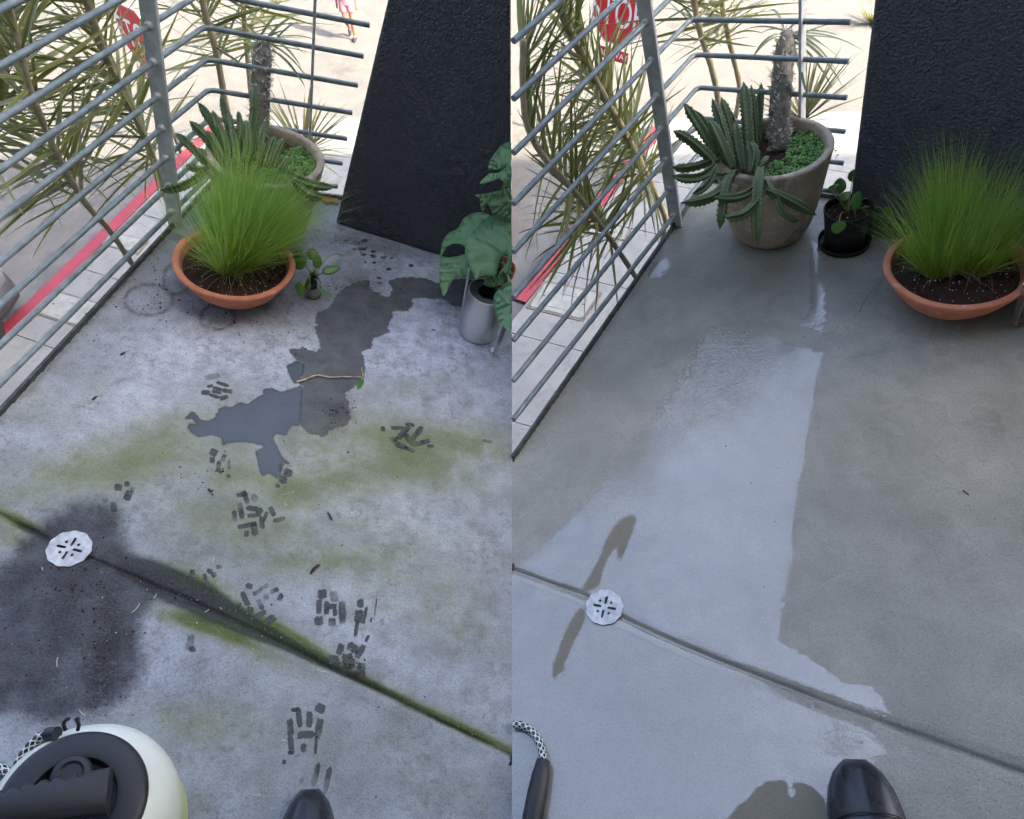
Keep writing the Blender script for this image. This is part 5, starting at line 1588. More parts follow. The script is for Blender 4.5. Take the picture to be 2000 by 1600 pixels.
for grp, nm, pw in [(g, 'footprint', 4.0) for g in PRINTS] + [(DROPS, 'damp_drops', 2.0)]:
    mb = MB(); ins = []
    for x, y, w, h, a in grp:
        w, h = w * 1.30, h * 1.24
        ca, sa = math.cos(math.radians(a)), math.sin(math.radians(a))
        ring = []
        for k in range(16):
            t = 2 * math.pi * k / 16
            c_, s_ = math.cos(t), math.sin(t)
            u = abs(c_) ** (2 / pw) * (1 if c_ > 0 else -1) * w / 2 * rr.uniform(.9, 1.08)
            v_ = abs(s_) ** (2 / pw) * (1 if s_ > 0 else -1) * h / 2 * rr.uniform(.9, 1.08)
            q = P(x + u * ca - v_ * sa, y + u * sa + v_ * ca, .0009, -1)
            ring.append((q.x, q.y, .0009))
        cc = P(x, y, .0009, -1)
        inner = [(cc.x + (q[0] - cc.x) * .62, cc.y + (q[1] - cc.y) * .62, .0009) for q in ring]
        mb.add(ring + inner, [(k, (k + 1) % 16, 16 + (k + 1) % 16, 16 + k) for k in range(16)] + [tuple(range(16, 32))])
        ins += [0.0] * 16 + [1.0] * 16
    o = child(nm, mb, M_PRINT, FLOOR[-1], kind='stuff')
    at = o.data.attributes.new('inside', 'FLOAT', 'POINT'); at.data.foreach_set('value', ins)
# crumbs of soil and grit
def crumbs(s, spots, mat, n, r0, r1, seed, name, kindlabel):
    rr = random.Random(seed); mb = MB()
    tot = sum(w for *_, w in spots)
    for i in range(n):
        t = rr.uniform(0, tot)
        for x, y, sx, sy, w in spots:
            t -= w
            if t <= 0: break
        for _ in range(8):
            X, Y = x + rr.gauss(0, sx), y + rr.gauss(0, sy)
            q = P(X, Y, 0, s)
            k, kd = KERB[s]; c = CORNER[s]
            if left_of(q.x, q.y, k, kd) < -.02 and left_of(q.x, q.y, c, FRONT[s]) < -.03 and ((s < 0 and q.x < -.01) or (s > 0 and q.x > .01)): break
        else: continue
        blob(mb, Vector((q.x, q.y, .0012)), r0 + (r1 - r0) * rr.random() ** 3, rr)
    return single(name, mb, mat, s, kindlabel, None, None, 'stuff')
M_CRUMB = basic('soil_crumb', srgb(46, 36, 32), srgb(70, 54, 46), 50, .9, island=.3)
M_CHIP = basic('pale_chip', srgb(216, 212, 196), srgb(180, 170, 140), 40, .8, island=.2)
crumbs(-1, [(300, 600, 50, 26, 2), (440, 630, 70, 30, 3), (205, 600, 60, 50, .6), (300, 530, 14, 40, 1.2), (520, 660, 60, 30, 2), (400, 930, 30, 40, 1), (160, 1250, 60, 100, 3), (210, 1280, 22, 70, 4), (180, 1120, 50, 30, 3), (300, 1150, 60, 30, 1.2), (700, 560, 50, 26, 1.5), (660, 800, 22, 16, 2.5), (690, 1300, 14, 12, 1.2), (500, 900, 300, 200, 1.5), (600, 1300, 250, 180, 1), (740, 480, 60, 12, 1)], M_CRUMB, 900, .0009, .0042, 201, 'soil_crumbs', 'dark soil crumbs scattered over the dry patio floor')
crumbs(-1, [(300, 1160, 120, 40, 2), (520, 1240, 90, 36, 2), (150, 1250, 90, 100, 1.5), (430, 600, 60, 30, 1), (700, 1330, 120, 50, 1.2), (900, 1425, 60, 26, 1)], M_CHIP, 170, .0008, .0024, 202, 'pale_chips', 'pale bits of grit scattered over the dry patio floor')
crumbs(1, [(1500, 1300, 300, 180, 2), (1750, 1000, 160, 200, 2), (1350, 800, 150, 100, .5), (1300, 560, 60, 40, .5)], M_CHIP, 120, .0007, .0020, 203, 'pale_chips', 'pale bits of grit scattered over the wet patio floor')
crumbs(1, [(1700, 800, 160, 160, 2), (1500, 1200, 250, 200, 1), (1340, 560, 80, 60, 1)], M_CRUMB, 90, .0008, .0024, 204, 'soil_crumbs', 'few dark crumbs scattered over the wet patio floor')
# fallen twig with a leaf, leaf fragments and straw bits
M_TWIG = basic('pale_twig', srgb(206, 192, 150), srgb(160, 134, 92), 40, .7, 0, .4, 90)
M_DRYLEAF = basic('dark_dead_leaf', srgb(44, 34, 30), srgb(64, 48, 38), 30, .8, 0, .4, 60)
M_BROWNLEAF = basic('orange_dead_leaf', srgb(196, 140, 78), srgb(170, 110, 60), 20, .7, transl=.3)
def lie(px, h, s): return [P(x, y, h, s) for x, y in px]
t0 = Thing('twig', 'pale dry twig with a small green leaf lying across the damp stain', 'twig', P(640, 740, 0, -1), -1)
tw = smooth_path(lie([(580, 746), (600, 740), (620, 733), (645, 737), (675, 736), (706, 737)], .006, -1), 5)
t0.part('stick', MB().tube(tw, [.0032 - .0018 * i / (len(tw) - 1) + .0006 * math.sin(i * 1.9) for i in range(len(tw))], 8), M_TWIG, True)
t0.part('stalk', MB().tube(smooth_path(lie([(706, 718), (709, 735), (706, 742)], .006, -1), 4), .0012, 6), M_TWIG, True)
lf = MB(); strap(lf, lie([(708, 740), (706, 746), (703, 752), (700, 757), (698, 761)], .005, -1), lambda t: .0085 * math.sin(math.pi * min(1, t + .1)) ** .7 + .0003, fold=.2)
t0.part('leaf', lf, M_RLEAF, True)
def leaf_bit(px, s, label, w, mat, name='dead_leaf'):
    mb = MB(); pts = smooth_path(lie(px, .003, s), 3)
    rr = random.Random(int(px[0][0]))
    pts = [p + Vector((0, 0, abs(rr.gauss(0, .0015)))) for p in pts]
    strap(mb, pts, lambda t: w * math.sin(math.pi * min(1, max(0, t * .94 + .04))) ** .6 * (1 + .2 * math.sin(9 * t)), fold=.35)
    o = single(name, mb, mat, s, label, 'leaf', None, None, True, loc=tuple(P(*px[0], 0, s)))
    o.modifiers.new('thickness', 'SOLIDIFY').thickness = .0008
leaf_bit([(606, 1122), (613, 1112), (618, 1108), (625, 1103)], -1, 'dark curled dead leaf lying above the joint on the dry patio', .0045, M_DRYLEAF)
leaf_bit([(640, 1001), (645, 1010), (649, 1017)], -1, 'small dark leaf scrap lying near the footprint in the middle of the dry patio', .003, M_DRYLEAF)
leaf_bit([(180, 782), (185, 778), (190, 774)], -1, 'tiny dark leaf scrap near the steel edge of the dry patio', .0035, M_DRYLEAF)
leaf_bit([(236, 694), (240, 691), (245, 690)], -1, 'tiny brown leaf scrap below the ring stain on the dry patio', .0035, M_DRYLEAF)
leaf_bit([(406, 955), (412, 960), (416, 957)], -1, 'dark leaf scrap beside the puddle tip on the dry patio', .0035, M_DRYLEAF)
leaf_bit([(1880, 958), (1885, 963), (1892, 968)], 1, 'thin dark leaf scrap lying on the open wet floor', .0022, M_DRYLEAF)
leaf_bit([(1640, 1090), (1645, 1094)], 1, 'tiny dark leaf scrap on the wet floor beside the reflection edge', .002, M_DRYLEAF) if False else None
M_STRAWBIT = basic('straw_bit', srgb(206, 204, 176), None, rough=.7)
def straw_bits(s, lst, label):
    mb = MB()
    for (x0, y0, x1, y1) in lst:
        a, b = P(x0, y0, .0022, s), P(x1, y1, .0022, s)
        m = (a + b) / 2 + Vector(((b - a).y, -(b - a).x, 0)) * .15
        mb.tube(bez(a, m, b, 5), .0008, 5)
    single('straw_bits', mb, M_STRAWBIT, s, label, None, None, 'stuff', True)
straw_bits(-1, [(257, 1197, 273, 1179), (113, 1284, 112, 1302), (155, 1387, 166, 1397), (400, 1196, 408, 1190), (300, 1168, 306, 1160), (492, 1552, 510, 1552), (553, 966, 575, 960), (560, 988, 555, 983), (620, 1308, 636, 1312), (550, 1445, 558, 1446), (128, 1098, 132, 1082), (82, 1108, 84, 1114), (415, 1098, 418, 1090)], 'pale straw bits scattered over the dry patio floor')
# orange leaves lying at the corner of the dry patio
for i, (x, y, lab) in enumerate([(625, 392, 'orange dead leaf lying at the patio corner behind the grass'), (648, 397, 'second orange dead leaf lying against the foot of the dark wall')]):
    leaf_bit([(x - 12, y + 1), (x - 4, y - 5), (x + 5, y - 4), (x + 11, y + 2)], -1, lab, .016, M_BROWNLEAF)
# hairline crack across the washed floor
M_CRACK = basic('crack_dark', srgb(40, 40, 38), None, rough=.9)
cr = [(1742, 525), (1728, 545), (1712, 560), (1700, 572), (1690, 585), (1684, 598), (1678, 610), (1668, 618), (1655, 628), (1640, 640), (1628, 650), (1610, 655), (1598, 664), (1585, 672), (1572, 680), (1562, 688)]
rr = random.Random(6)
vs, fs = [], []
for i, (x, y) in enumerate(cr):
    p = P(x + rr.uniform(-2, 2), y + rr.uniform(-2, 2), 0, 1)
    w = .0011 * rr.uniform(.5, 1.3)
    vs += [(p.x - w, p.y, .0008), (p.x + w, p.y + w, .0008)]
    if i: fs.append((2 * i - 2, 2 * i - 1, 2 * i + 1, 2 * i))
child('hairline_crack', MB().add(vs, fs), M_CRACK, FLOOR[1])

# ------------------------------------------------------------------ shoes
def shoe_mat():
    t = NT('black_rubber'); v = t.obj()
    col = t.mix(t.noise(20, 3, .6, v), srgb(30, 33, 40), srgb(40, 43, 50))
    return t.done(t.bsdf(col, t.rng(t.noise(30, 3, .6, v), .3, .7, .24, .36), 0, t.bump(t.noise(180, 2, .6, v), .08, .002)))
M_SHOE = shoe_mat()
def shoe(s, toe, ang, wid, label, seam=True):
    """low rubber shoe: lofted sections from the toe back to the heel"""
    tp = P(*toe, 0, s)
    back = Vector((math.cos(ang), math.sin(ang), 0)); w = Vector((-back.y, back.x, 0))
    th = Thing('shoe', label, 'shoe', tp, s)
    sec = [(.000, .005, .018), (.003, .014, .027), (.010, .025, .038), (.024, .036, .050), (.050, .047, .062), (.082, .0535, .072), (.105, .056, .079), (.13, .053, .088), (.16, .046, .092), (.20, .042, .090), (.24, .040, .088), (.27, .034, .086), (.285, .022, .080), (.288, .010, .070)]
    k = wid / .056
    n = 28; vs, fs = [], []
    for (d, hw, h) in sec:
        hw *= k
        for j in range(n):
            a = 2 * math.pi * j / n
            cx, cz = math.cos(a), math.sin(a)
            x = hw * (abs(cx) ** .9) * (1 if cx > 0 else -1)
            z = .012 + (h - .012) * (cz ** .85 if cz > 0 else 0) + (-.012 * min(1, -cz * 3) if cz < 0 else 0)
            if cz > 0 and d > .02: z += .0022 * math.exp(-(x / (.006)) ** 2) * (1 if d < .11 else 0)
            vs.append(tp + back * d + w * x + Vector((0, 0, z + .0005)))
    m = len(sec)
    for i in range(m - 1):
        for j in range(n):
            fs.append((i * n + j, i * n + (j + 1) % n, (i + 1) * n + (j + 1) % n, (i + 1) * n + j))
    fs += [tuple(range(n - 1, -1, -1)), tuple(range((m - 1) * n, m * n))]
    o = th.part('upper', MB().add(vs, fs), M_SHOE, True)
    sb = o.modifiers.new('soft', 'SUBSURF'); sb.levels = 1; sb.render_levels = 2
    # sole welt
    vs, fs = [], []
    ring = []
    for (d, hw, h) in sec[1:-1]: ring.append((d, hw * k + .004))
    pts = [tp + back * (d - (.004 if i == 0 else 0)) + w * q for i, (d, q) in enumerate(ring)] + [tp + back * (d - (.004 if i == 0 else 0)) - w * q for i, (d, q) in reversed(list(enumerate(ring)))]
    nn = len(pts)
    vs = [p + Vector((0, 0, .0008)) for p in pts] + [p + Vector((0, 0, .012)) for p in pts]
    fs = [tuple(range(nn - 1, -1, -1)), tuple(range(nn, 2 * nn))] + [(i, (i + 1) % nn, (i + 1) % nn + nn, i + nn) for i in range(nn)]
    so = th.part('sole', MB().add(vs, fs), M_SHOE, True, angle=40)
    # seam of the toe cap
    arc = []
    for j in range(17):
        a = math.pi * (j / 16)
        cx, cz = math.cos(a), math.sin(a)
        hw, h = .0555 * k, .0860
        arc.append(tp + back * (.122 - .012 * cz) + w * (hw * abs(cx) ** .8 * (1 if cx > 0 else -1)) + Vector((0, 0, .012 + (h - .012) * cz ** .85 + .0005)))
    th.part('seam', MB().tube(arc, .0016, 6), M_SHOE, True, parent=o)
    th.part('lining', MB().tube([tp + back * .165 + Vector((0, 0, .0885)), tp + back * .25 + Vector((0, 0, .0865))], [.034, .030], 20, flat=.12), M_CRUMB, True)
shoe(-1, (606, 1545), math.radians(-84), .054, 'black rubber shoe toe on the dry patio beside the sprayer')
shoe(1, (1668, 1487), math.radians(-95), .066, 'black rubber shoe toe on the wet patio floor')

# ------------------------------------------------------------------ pump sprayer and hoses
def braid_mat():
    t = NT('braided_hose')
    uv = t.attr('braid')
    s_ = t.n('ShaderNodeSeparateXYZ'); t.put(s_.inputs[0], uv.outputs['Vector'])
    a = t.math('FRACT', t.math('ADD', t.math('MULTIPLY', s_.outputs[0], 6.0), s_.outputs[1]))
    b = t.math('FRACT', t.math('SUBTRACT', t.math('MULTIPLY', s_.outputs[0], 6.0), s_.outputs[1]))
    la = t.math('LESS_THAN', a, .26); lb = t.math('LESS_THAN', b, .26)
    m = t.math('MAXIMUM', la, lb)
    col = t.mix(m, srgb(34, 44, 44), srgb(214, 220, 216))
    return t.done(t.bsdf(col, .25, 0, None, 1.45, coat=.6))
M_BRAID = braid_mat()
def hose(th, pts, r, name='hose'):
    mb = MB(); n = 16
    mb.tube(pts, r, n)
    o = th.part(name, mb, M_BRAID, True, angle=60)
    L = 0; co = []
    for i, p in enumerate(pts):
        if i: L += (pts[i] - pts[i - 1]).length
        for k in range(n): co += [k / n if k <= n / 2 else 1 - k / n, L / .016, 0]
    at = o.data.attributes.new('braid', 'FLOAT_VECTOR', 'POINT'); at.data.foreach_set('vector', co)
    return o
M_TANK = None
t = NT('milky_plastic'); v = t.obj()
tcol = t.mix(t.rng(t.noise(6, 3, .6, v), .3, .7), srgb(226, 230, 222), srgb(214, 220, 206))
sz = t.n('ShaderNodeSeparateXYZ'); t.put(sz.inputs[0], v)
tcol = t.mix(t.rng(sz.outputs[2], .10, .23, 1, 0), tcol, srgb(190, 196, 138))
bb = t.bsdf(tcol, .32, 0, None, 1.45)
t.put(bb.inputs['Subsurface Weight'], .25); t.put(bb.inputs['Subsurface Radius'], (.02, .02, .015))
M_TANK = t.done(bb)
M_BPLAST = basic('black_plastic', srgb(36, 38, 44), srgb(44, 46, 52), 20, .42, 0, .08, 160, .002, rough2=.52)
HL = .285
cS = P(140, 1568, HL, -1); cS.z = 0
th = Thing('pump_sprayer', 'pump sprayer with black lid and milky white tank on the dry patio', 'sprayer', cS, -1)
RS = .108
th.part('tank', MB().lathe([(0, .002), (.130, .002), (.142, .008), (.1475, .02), (.150, .05), (.1515, .055), (.1515, .066), (.150, .07), (.150, .12), (.149, .17), (.145, .205), (.136, .235), (.122, .258), (.108, .268), (.098, .272)], 72, cS), M_TANK, True, angle=40)
th.part('lid', MB().lathe([(.104, .262), (RS, .266), (RS + .002, .274), (RS + .0015, .282), (RS - .002, .2865), (RS - .008, .289), (.070, .2925), (.0665, .2915), (.064, .284), (.062, .274), (.058, .272), (0, .272)], 72, cS), M_BPLAST, True, angle=35)
hp = P(138, 1512, HL + .02, -1)
hub = MB().lathe([(.030, -.036), (.030, -.004), (.027, .0), (.020, .002), (.016, -.002), (.0, -.002)], 36, hp)
th.part('pump_cap', hub, M_BPLAST, True, angle=35)
# carrying handle: a moulded grip across the lid with finger grooves
ha, hb_ = P(-60, 1592, HL + .06, -1), P(214, 1546, HL + .05, -1)
hd = (hb_ - ha).normalized(); hw = Vector((-hd.y, hd.x, 0)).normalized()
mb = MB(); secs = 28; n = 16
for i in range(secs + 1):
    u = i / secs
    p = ha.lerp(hb_, u) + Vector((0, 0, .010 * math.sin(math.pi * u)))
    hh = .017 + .004 * u; ww = .022 + .012 * u
    gr = .0035 * (math.sin(u * 2 * math.pi * 9) > .3) * (u < .8)
    for k in range(n):
        a = 2 * math.pi * k / n
        c_, s_ = math.cos(a), math.sin(a)
        x = ww * abs(c_) ** .55 * (1 if c_ > 0 else -1); z = hh * abs(s_) ** .55 * (1 if s_ > 0 else -1)
        if c_ > .3: x -= gr * 1.6
        mb.v.append(tuple(p + hw * x + Vector((0, 0, z))))
for i in range(secs):
    for k in range(n): mb.f.append((i * n + k, i * n + (k + 1) % n, (i + 1) * n + (k + 1) % n, (i + 1) * n + k))
mb.f += [tuple(range(n - 1, -1, -1)), tuple(range(secs * n, (secs + 1) * n))]
th.part('handle', mb, M_BPLAST, True, angle=35)
th.part('handle_stem', MB().tube([cS + Vector((0, .0, .284)), cS + Vector((0, 0, .34))], .016, 20), M_BPLAST, True, angle=40)
for x0 in (128, 152):
    q = P(x0, 1426, HL - .01, -1)
    th.part('wand_clip', MB().tube(smooth_path([q, P(x0 - (4 if x0 < 140 else -2), 1414, HL, -1), P(x0 + (2 if x0 < 140 else -3), 1405, HL + .004, -1), P(x0 + (7 if x0 < 140 else 2), 1404, HL + .006, -1)], 4), .0032, 10), M_BPLAST, True)
th.part('hose_nut', MB().tube([P(112, 1432, HL - .02, -1), P(92, 1434, HL - .03, -1)], .011, 14), M_BPLAST, True, angle=40)
hose(th, smooth_path([P(100, 1432, HL - .03, -1), P(72, 1445, HL - .045, -1), P(44, 1480, HL - .06, -1), P(22, 1530, HL - .07, -1), P(2, 1592, HL - .08, -1), P(-40, 1680, HL - .1, -1)], 10), .0095)
hose(th, smooth_path([P(-60, 1490, .012, -1), P(-10, 1498, .012, -1), P(12, 1508, .012, -1), P(28, 1530, .012, -1), P(20, 1580, .012, -1)], 8), .0095)
# spray wand on the wet floor
tip, but = P(1061, 1486, .02, 1), P(1030, 1650, .024, 1)
th = Thing('spray_wand', 'black spray wand handle with clear braided hose lying on the wet floor', 'spray wand', P(1050, 1560, 0, 1), 1)
pts = [tip.lerp(but, u) for u in (0, .03, .1, .16, .4, .7, 1)]
th.part('grip', MB().tube(pts, [.0135, .0155, .0165, .0190, .0215, .0215, .019], 20), M_BPLAST, True, angle=40)
th.part('nut', MB().tube([tip.lerp(but, -.01), tip.lerp(but, .08)], [.0155, .0178], 8), M_BPLAST)
hose(th, smooth_path([P(1004, 1416, .011, 1), P(1020, 1417, .011, 1), P(1038, 1428, .011, 1), P(1052, 1448, .012, 1), P(1059, 1470, .014, 1), tip.lerp(but, .03)], 10), .0095)

# ------------------------------------------------------------------ utility covers in the sidewalks
M_COVER = basic('cover_concrete', srgb(124, 128, 128), srgb(108, 112, 112), 9, .85, 0, .35, 60, .004)
M_FRAME = basic('cover_frame', srgb(96, 90, 86), srgb(74, 70, 67), 14, .8, 0, .3, 60)
def utility(corners, label, marks):
    """corners: four pavement pixels, clockwise"""
    Q = [W(x, y, STREET_Z) for x, y in corners]
    c = sum(Q, Vector()) / 4
    th = Thing('utility_cover', label, 'utility cover', c)
    def at(u, v, z=0): return Q[0].lerp(Q[1], u).lerp(Q[3].lerp(Q[2], u), v) + Vector((0, 0, z))
    def plate(u0, v0, u1, v1, z0, z1, rc=.0):
        pts = []
        for (u, v, su, sv) in ((u0, v0, 1, 1), (u1, v0, -1, 1), (u1, v1, -1, -1), (u0, v1, 1, -1)):
            a = [(u + su * rc * (1 - math.cos(t)), v + sv * rc * (1 - math.sin(t))) for t in ([0, .5, 1.07, 1.57])]
            if su * sv < 0: a = a[::-1]
            pts += a
        # order: start corner
        n = len(pts)
        vs = [at(u, v, z1) for u, v in pts] + [at(u, v, z0) for u, v in pts]
        ar = sum(vs[i].x * vs[(i + 1) % n].y - vs[(i + 1) % n].x * vs[i].y for i in range(n))
        fs = [tuple(range(n))] + [(i, i + n, (i + 1) % n + n, (i + 1) % n) for i in range(n)]
        if ar < 0: fs = [tuple(reversed(f)) for f in fs]
        return MB().add(vs, fs)
    th.part('frame', plate(0, 0, 1, 1, -.01, .006, .06), M_FRAME)
    lid = th.part('lid', plate(.05, .07, .95, .93, -.005, .010, .06), M_COVER)
    for (u0, v0, u1, v1) in marks:
        th.part('raised_bar', plate(u0, v0, u1, v1, .009, .013), M_COVER, parent=lid)
    for (u, v) in ((.16, .5), (.84, .5)):
        th.part('lift_slot', plate(u - .02, v - .02, u + .02, v + .02, .009, .0108), M_PIPE, parent=lid)
    # moulded word on the long bar
    return th, at
utility([(112, 568), (204, 595), (162, 643), (68, 614)], 'concrete utility cover with raised bars in the sidewalk by the dry patio', [(.34, .70, .66, .84), (.40, .18, .56, .30), (.62, .22, .78, .36)])
utility([(216, 453), (292, 470), (270, 498), (198, 478)], 'pale concrete utility cover behind the slanting stem by the dry patio', [(.3, .3, .7, .42), (.3, .6, .7, .72)])
utility([(1062, 548), (1178, 572), (1138, 629), (1026, 602)], 'concrete utility cover with two raised bars in the sidewalk by the washed patio', [(.28, .16, .72, .34), (.28, .66, .72, .80)])
utility([(1155, 430), (1235, 448), (1222, 472), (1135, 452)], 'small worn utility cover near the bare stem by the washed patio', [(.3, .35, .7, .6)])

# ------------------------------------------------------------------ stop signs
M_RED_S = basic('sign_red', srgb(196, 30, 44), srgb(180, 26, 40), 6, .4)
M_WHITE_S = basic('sign_white', srgb(232, 232, 232), None, rough=.4)
M_POST = basic('sign_post_steel', srgb(120, 122, 126), srgb(100, 102, 106), 12, .5, .6)
def text_mesh(body, size, mat, name, th, M, depth=.002):
    cu = bpy.data.curves.new(name, 'FONT')
    cu.body = body; cu.size = size; cu.align_x = 'CENTER'; cu.align_y = 'CENTER'; cu.extrude = depth
    tmp = bpy.data.objects.new(name, cu)
    COL.objects.link(tmp)
    dg = bpy.context.evaluated_depsgraph_get()
    me = bpy.data.meshes.new_from_object(tmp.evaluated_get(dg))
    bpy.data.objects.remove(tmp, do_unlink=True)
    me.materials.clear(); me.materials.append(mat)
    return th.link(name, me, local=M)
def stop_sign(px, depth, R, yaw, roll, label, plaque):
    w = Vector(np.array([0, 0, CAM_H]) + ray(*px) / FPX * depth)
    base = Vector((w.x, w.y, STREET_Z - .13))
    th = Thing('stop_sign', label, 'sign', base)
    up = w - base
    F = Matrix.Translation(up) @ Matrix.Rotation(yaw, 4, 'Z') @ Matrix.Rotation(math.radians(90), 4, 'X') @ Matrix.Rotation(roll, 4, 'Z')
    def octo(r): return [(r * math.cos(math.radians(22.5 + 45 * k)), r * math.sin(math.radians(22.5 + 45 * k))) for k in range(8)]
    def plate(r, z, t, mat, name):
        mb = fill_poly(octo(r), (), t)
        mb.v = [tuple(F @ Vector((x, y, q + z)) + base) for x, y, q in mb.v]
        return th.part(name, mb, mat)
    plate(R, .0, .004, M_WHITE_S, 'border')
    plate(R * .94, .003, .0025, M_RED_S, 'face')
    text_mesh('STOP', R * .98, M_WHITE_S, 'lettering', th, F @ Matrix.Translation((0, -.0, .0035)) @ Matrix.Diagonal((.80, 1.25, 1, 1)), .001)
    if plaque:
        mb = fill_poly([(-R * .55, -R * 1.42), (R * .55, -R * 1.42), (R * .55, -R * 1.06), (-R * .55, -R * 1.06)], (), .003)
        mb.v = [tuple(F @ Vector(q) + base) for q in mb.v]
        th.part('plaque', mb, M_RED_S)
        text_mesh('ALL WAY', R * .27, M_WHITE_S, 'plaque_lettering', th, F @ Matrix.Translation((0, -R * 1.24, .001)) @ Matrix.Diagonal((.95, 1, 1, 1)), .001)
    th.part('post', MB().tube([base, base + up + (up.normalized() * R * .9) + (F.to_3x3() @ Vector((0, 0, -.03)))], .022, 10), M_POST, True)
stop_sign((268, 74), 8.2, .37, math.radians(-36), math.radians(-4), 'red octagonal stop sign with plaque behind the leaves of the dry patio trees', True)
stop_sign((1206, 28), 8.2, .365, math.radians(-36), math.radians(0), 'red octagonal stop sign with plaque behind the leaves of the washed patio trees', True)
# ------------------------------------------------------------------ person walking in the street
M_SKIN = basic('skin', srgb(150, 100, 82), srgb(136, 90, 72), 6, .55)
M_CLOTH = basic('mauve_cloth', srgb(150, 104, 122), srgb(136, 92, 110), 10, .85, 0, .2, 40)
M_DARKSHOE = basic('dark_shoe', srgb(40, 34, 40), None, rough=.6)
M_HAIR = basic('brown_hair', srgb(60, 44, 36), srgb(40, 30, 26), 30, .6)
ft = W(688, 79, GZ)
pe = Thing('person', 'person in a mauve short outfit and dark shoes walking across the sunlit street', 'person', ft)
S_ = .64
pe.o.scale = (S_, S_, S_)
J = [((0, 0, .94), .125), ((0, 0, 1.10), .115), ((0, 0, 1.30), .130), ((0, 0, 1.42), .09), ((0, -.01, 1.50), .05), ((0, -.02, 1.58), .075), ((0, -.02, 1.68), .085), ((0, -.01, 1.75), .05),
     ((.09, 0, .90), .085), ((.09, -.05, .70), .075), ((.085, -.06, .50), .052), ((.08, -.02, .33), .052), ((.075, .01, .10), .034), ((.075, -.10, .035), .032),
     ((-.09, 0, .90), .085), ((-.085, -.05, .70), .075), ((-.08, -.08, .52), .052), ((-.08, .08, .38), .052), ((-.08, .26, .22), .034), ((-.08, .24, .10), .032),
     ((.17, 0, 1.39), .055), ((.225, .04, 1.12), .040), ((.25, -.03, .90), .028), ((.255, -.05, .82), .030), ((.245, -.07, .74), .012), ((.262, -.075, .735), .012), ((.24, -.085, .79), .011),
     ((-.17, 0, 1.39), .055), ((-.225, .03, 1.12), .040), ((-.25, .05, .90), .028), ((-.255, .05, .82), .030), ((-.245, .045, .74), .012), ((-.262, .06, .735), .012), ((-.24, .02, .79), .011)]
E_ = [(0, 1), (1, 2), (2, 3), (3, 4), (4, 5), (5, 6), (6, 7), (0, 8), (8, 9), (9, 10), (10, 11), (11, 12), (12, 13), (0, 14), (14, 15), (15, 16), (16, 17), (17, 18), (18, 19), (3, 20), (20, 21), (21, 22), (22, 23), (23, 24), (23, 25), (23, 26), (3, 27), (27, 28), (28, 29), (29, 30), (30, 31), (30, 32), (30, 33)]
me = bpy.data.meshes.new('body')
me.from_pydata([j[0] for j in J], E_, [])
tmp = bpy.data.objects.new('body', me); COL.objects.link(tmp)
tmp.modifiers.new('skin', 'SKIN')
for i, sv in enumerate(me.skin_vertices[0].data):
    sv.radius = (J[i][1], J[i][1]); sv.use_root = (i == 0)
tmp.modifiers.new('sub', 'SUBSURF').levels = 2
tmp.modifiers['sub'].render_levels = 2
dg = bpy.context.evaluated_depsgraph_get()
bme = bpy.data.meshes.new_from_object(tmp.evaluated_get(dg))
bpy.data.objects.remove(tmp, do_unlink=True)
bme.materials.clear(); bme.materials.append(M_SKIN)
bme.polygons.foreach_set('use_smooth', [True] * len(bme.polygons))
pe.link('body', bme)
def ptube(name, pts, rad, mat, n=20, flat=1.0):
    pe.link(name, make_mesh(name, MB().tube([Vector(p) for p in pts], rad, n, flat=flat, up=(0, 1, 0)), mat, True, None, 60))
ptube('shirt', [(0, 0, .86), (0, 0, .95), (0, 0, 1.12), (0, 0, 1.30), (0, 0, 1.42), (0, 0, 1.46)], [.175, .180, .150, .175, .13, .07], M_CLOTH, flat=.72)
ptube('shorts_leg', [(.085, 0, .95), (.09, -.03, .80), (.092, -.045, .70)], [.105, .104, .100], M_CLOTH)
ptube('shorts_leg', [(-.085, 0, .95), (-.087, -.03, .80), (-.087, -.045, .70)], [.105, .104, .100], M_CLOTH)
ptube('sleeve', [(.13, 0, 1.41), (.185, .01, 1.33), (.205, .025, 1.22)], [.07, .068, .062], M_CLOTH)
ptube('sleeve', [(-.13, 0, 1.41), (-.185, .01, 1.33), (-.205, .025, 1.22)], [.07, .068, .062], M_CLOTH)
ptube('dark_shoe', [(.075, .06, .05), (.075, .0, .055), (.075, -.09, .04), (.075, -.17, .03)], [.035, .048, .045, .022], M_DARKSHOE)
ptube('dark_shoe', [(-.08, .31, .22), (-.08, .27, .16), (-.08, .235, .09), (-.08, .21, .03)], [.035, .048, .045, .022], M_DARKSHOE)
ptube('hair', [(0, .02, 1.52), (0, .03, 1.62), (0, .01, 1.73), (0, -.01, 1.80)], [.07, .098, .098, .03], M_HAIR)

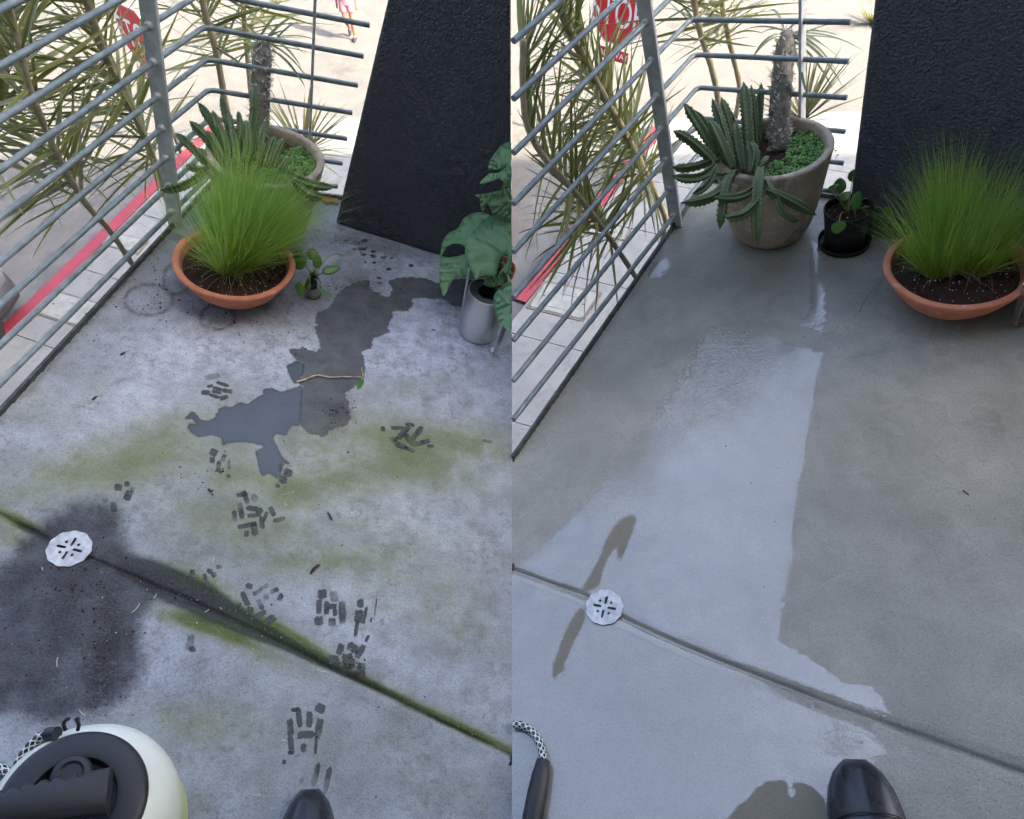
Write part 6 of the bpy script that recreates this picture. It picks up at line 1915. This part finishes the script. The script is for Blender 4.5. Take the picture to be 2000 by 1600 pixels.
# ------------------------------------------------------------------ parked car by the kerb
M_CARP = basic('silver_paint', srgb(120, 122, 128), srgb(114, 116, 122), 4, .3, .2)
M_CARD = basic('grey_bumper_plastic', srgb(48, 48, 53), None, rough=.5)
M_TYRE = basic('tyre_rubber', srgb(26, 26, 28), None, rough=.8)
M_LAMP = basic('lamp_glass', srgb(150, 154, 158), None, rough=.15)
cf = W(26, 592, GZ) + wnL * .42                     # ground below the front corner nearest the kerb
dd = -wdL; ww = -wnL                     # back along the car, and away from the kerb
def cp(a, b, z): return cf + dd * a + ww * b + Vector((0, 0, z))
car = Thing('parked_car', 'silver car with grey bumper parked at the kerb, only its corner in view', 'car', cf)
def body(prof, z0f, mat, name, half=.86, n=26, yc=.86):
    """sections along the car: (distance from the nose, half width, bottom, top)"""
    mb = MB()
    for (a, hw, zb, zt) in prof:
        for k in range(n):
            t = 2 * math.pi * k / n
            c_, s_ = math.cos(t), math.sin(t)
            x = hw * abs(c_) ** .42 * (1 if c_ > 0 else -1)
            z = (zb + zt) / 2 + (zt - zb) / 2 * abs(s_) ** .55 * (1 if s_ > 0 else -1)
            tuck = 1 - .10 * max(0, (z - zb) / max(.01, zt - zb) - .5)
            mb.v.append(tuple(cp(a, yc + x * tuck, z)))
    m = len(prof)
    for i in range(m - 1):
        for k in range(n): mb.f.append((i * n + k, i * n + (k + 1) % n, (i + 1) * n + (k + 1) % n, (i + 1) * n + k))
    mb.f += [tuple(range(n - 1, -1, -1)), tuple(range((m - 1) * n, m * n))]
    o = car.part(name, mb, mat, True, angle=50)
    return o
body([(.02, .50, .42, .66), (.06, .66, .40, .72), (.16, .79, .38, .78), (.40, .85, .36, .86), (.9, .87, .34, .95), (1.3, .87, .34, .98), (2.2, .88, .34, 1.0), (3.4, .87, .34, 1.0), (3.9, .84, .38, .98), (4.12, .74, .42, .92), (4.18, .6, .48, .86)], 0, M_CARP, 'body')
body([(1.15, .70, .94, .97), (1.5, .70, .94, 1.22), (1.9, .68, .94, 1.42), (2.6, .67, .94, 1.46), (3.3, .66, .94, 1.38), (3.75, .66, .94, 1.10), (3.85, .6, .94, .98)], 0, M_GLASSY, 'windows')
body([(1.75, .62, 1.36, 1.42), (2.0, .64, 1.38, 1.465), (2.6, .64, 1.42, 1.49), (3.2, .62, 1.36, 1.43), (3.35, .58, 1.34, 1.38)], 0, M_CARP, 'roof')
body([(.0, .52, .22, .50), (.04, .68, .20, .54), (.14, .81, .19, .57), (.34, .87, .19, .58), (.62, .88, .20, .56)], 0, M_CARD, 'bumper')
for b in (.20, 1.52):
    o = car.part('headlight', MB().obox(cp(.10, b, .66), dd * .05, ww * .14, Vector((0, 0, .05))), M_LAMP)
    o.modifiers.new('edge', 'BEVEL').width = .03
for a in (.78, 3.25):
    for b, sg in ((.10, -1), (1.62, 1)):
        mid = cp(a, b, .30)
        ty = MB().tube([mid - ww * .10, mid - ww * .085, mid + ww * .085, mid + ww * .10], [.26, .30, .30, .26], 32)
        tyre = car.part('tyre', ty, M_TYRE, True, angle=40)
        car.part('rim', MB().tube([mid - ww * .105, mid + ww * .105], .19, 24), M_CARP, True, parent=tyre, angle=40)

# sunlit spiky bush at the far roadside
c = W(1702, 48, GZ)
th = Thing('roadside_bush', 'sunlit spiky bush at the far roadside beyond the washed patio wall', 'plant', c)
rr = random.Random(77)
for i in range(60):
    a = rr.uniform(0, 6.28)
    d = Vector((math.cos(a), math.sin(a), rr.uniform(.3, 1.6))).normalized()
    mb = MB(); L = rr.uniform(.35, .6)
    strap(mb, bez(c, c + d * L * .6, c + d * L - Vector((0, 0, .08)), 5), lambda t: .016 * (1 - t ** 2) + .001)
    th.part('leaf', mb, M_SPIKY, True)
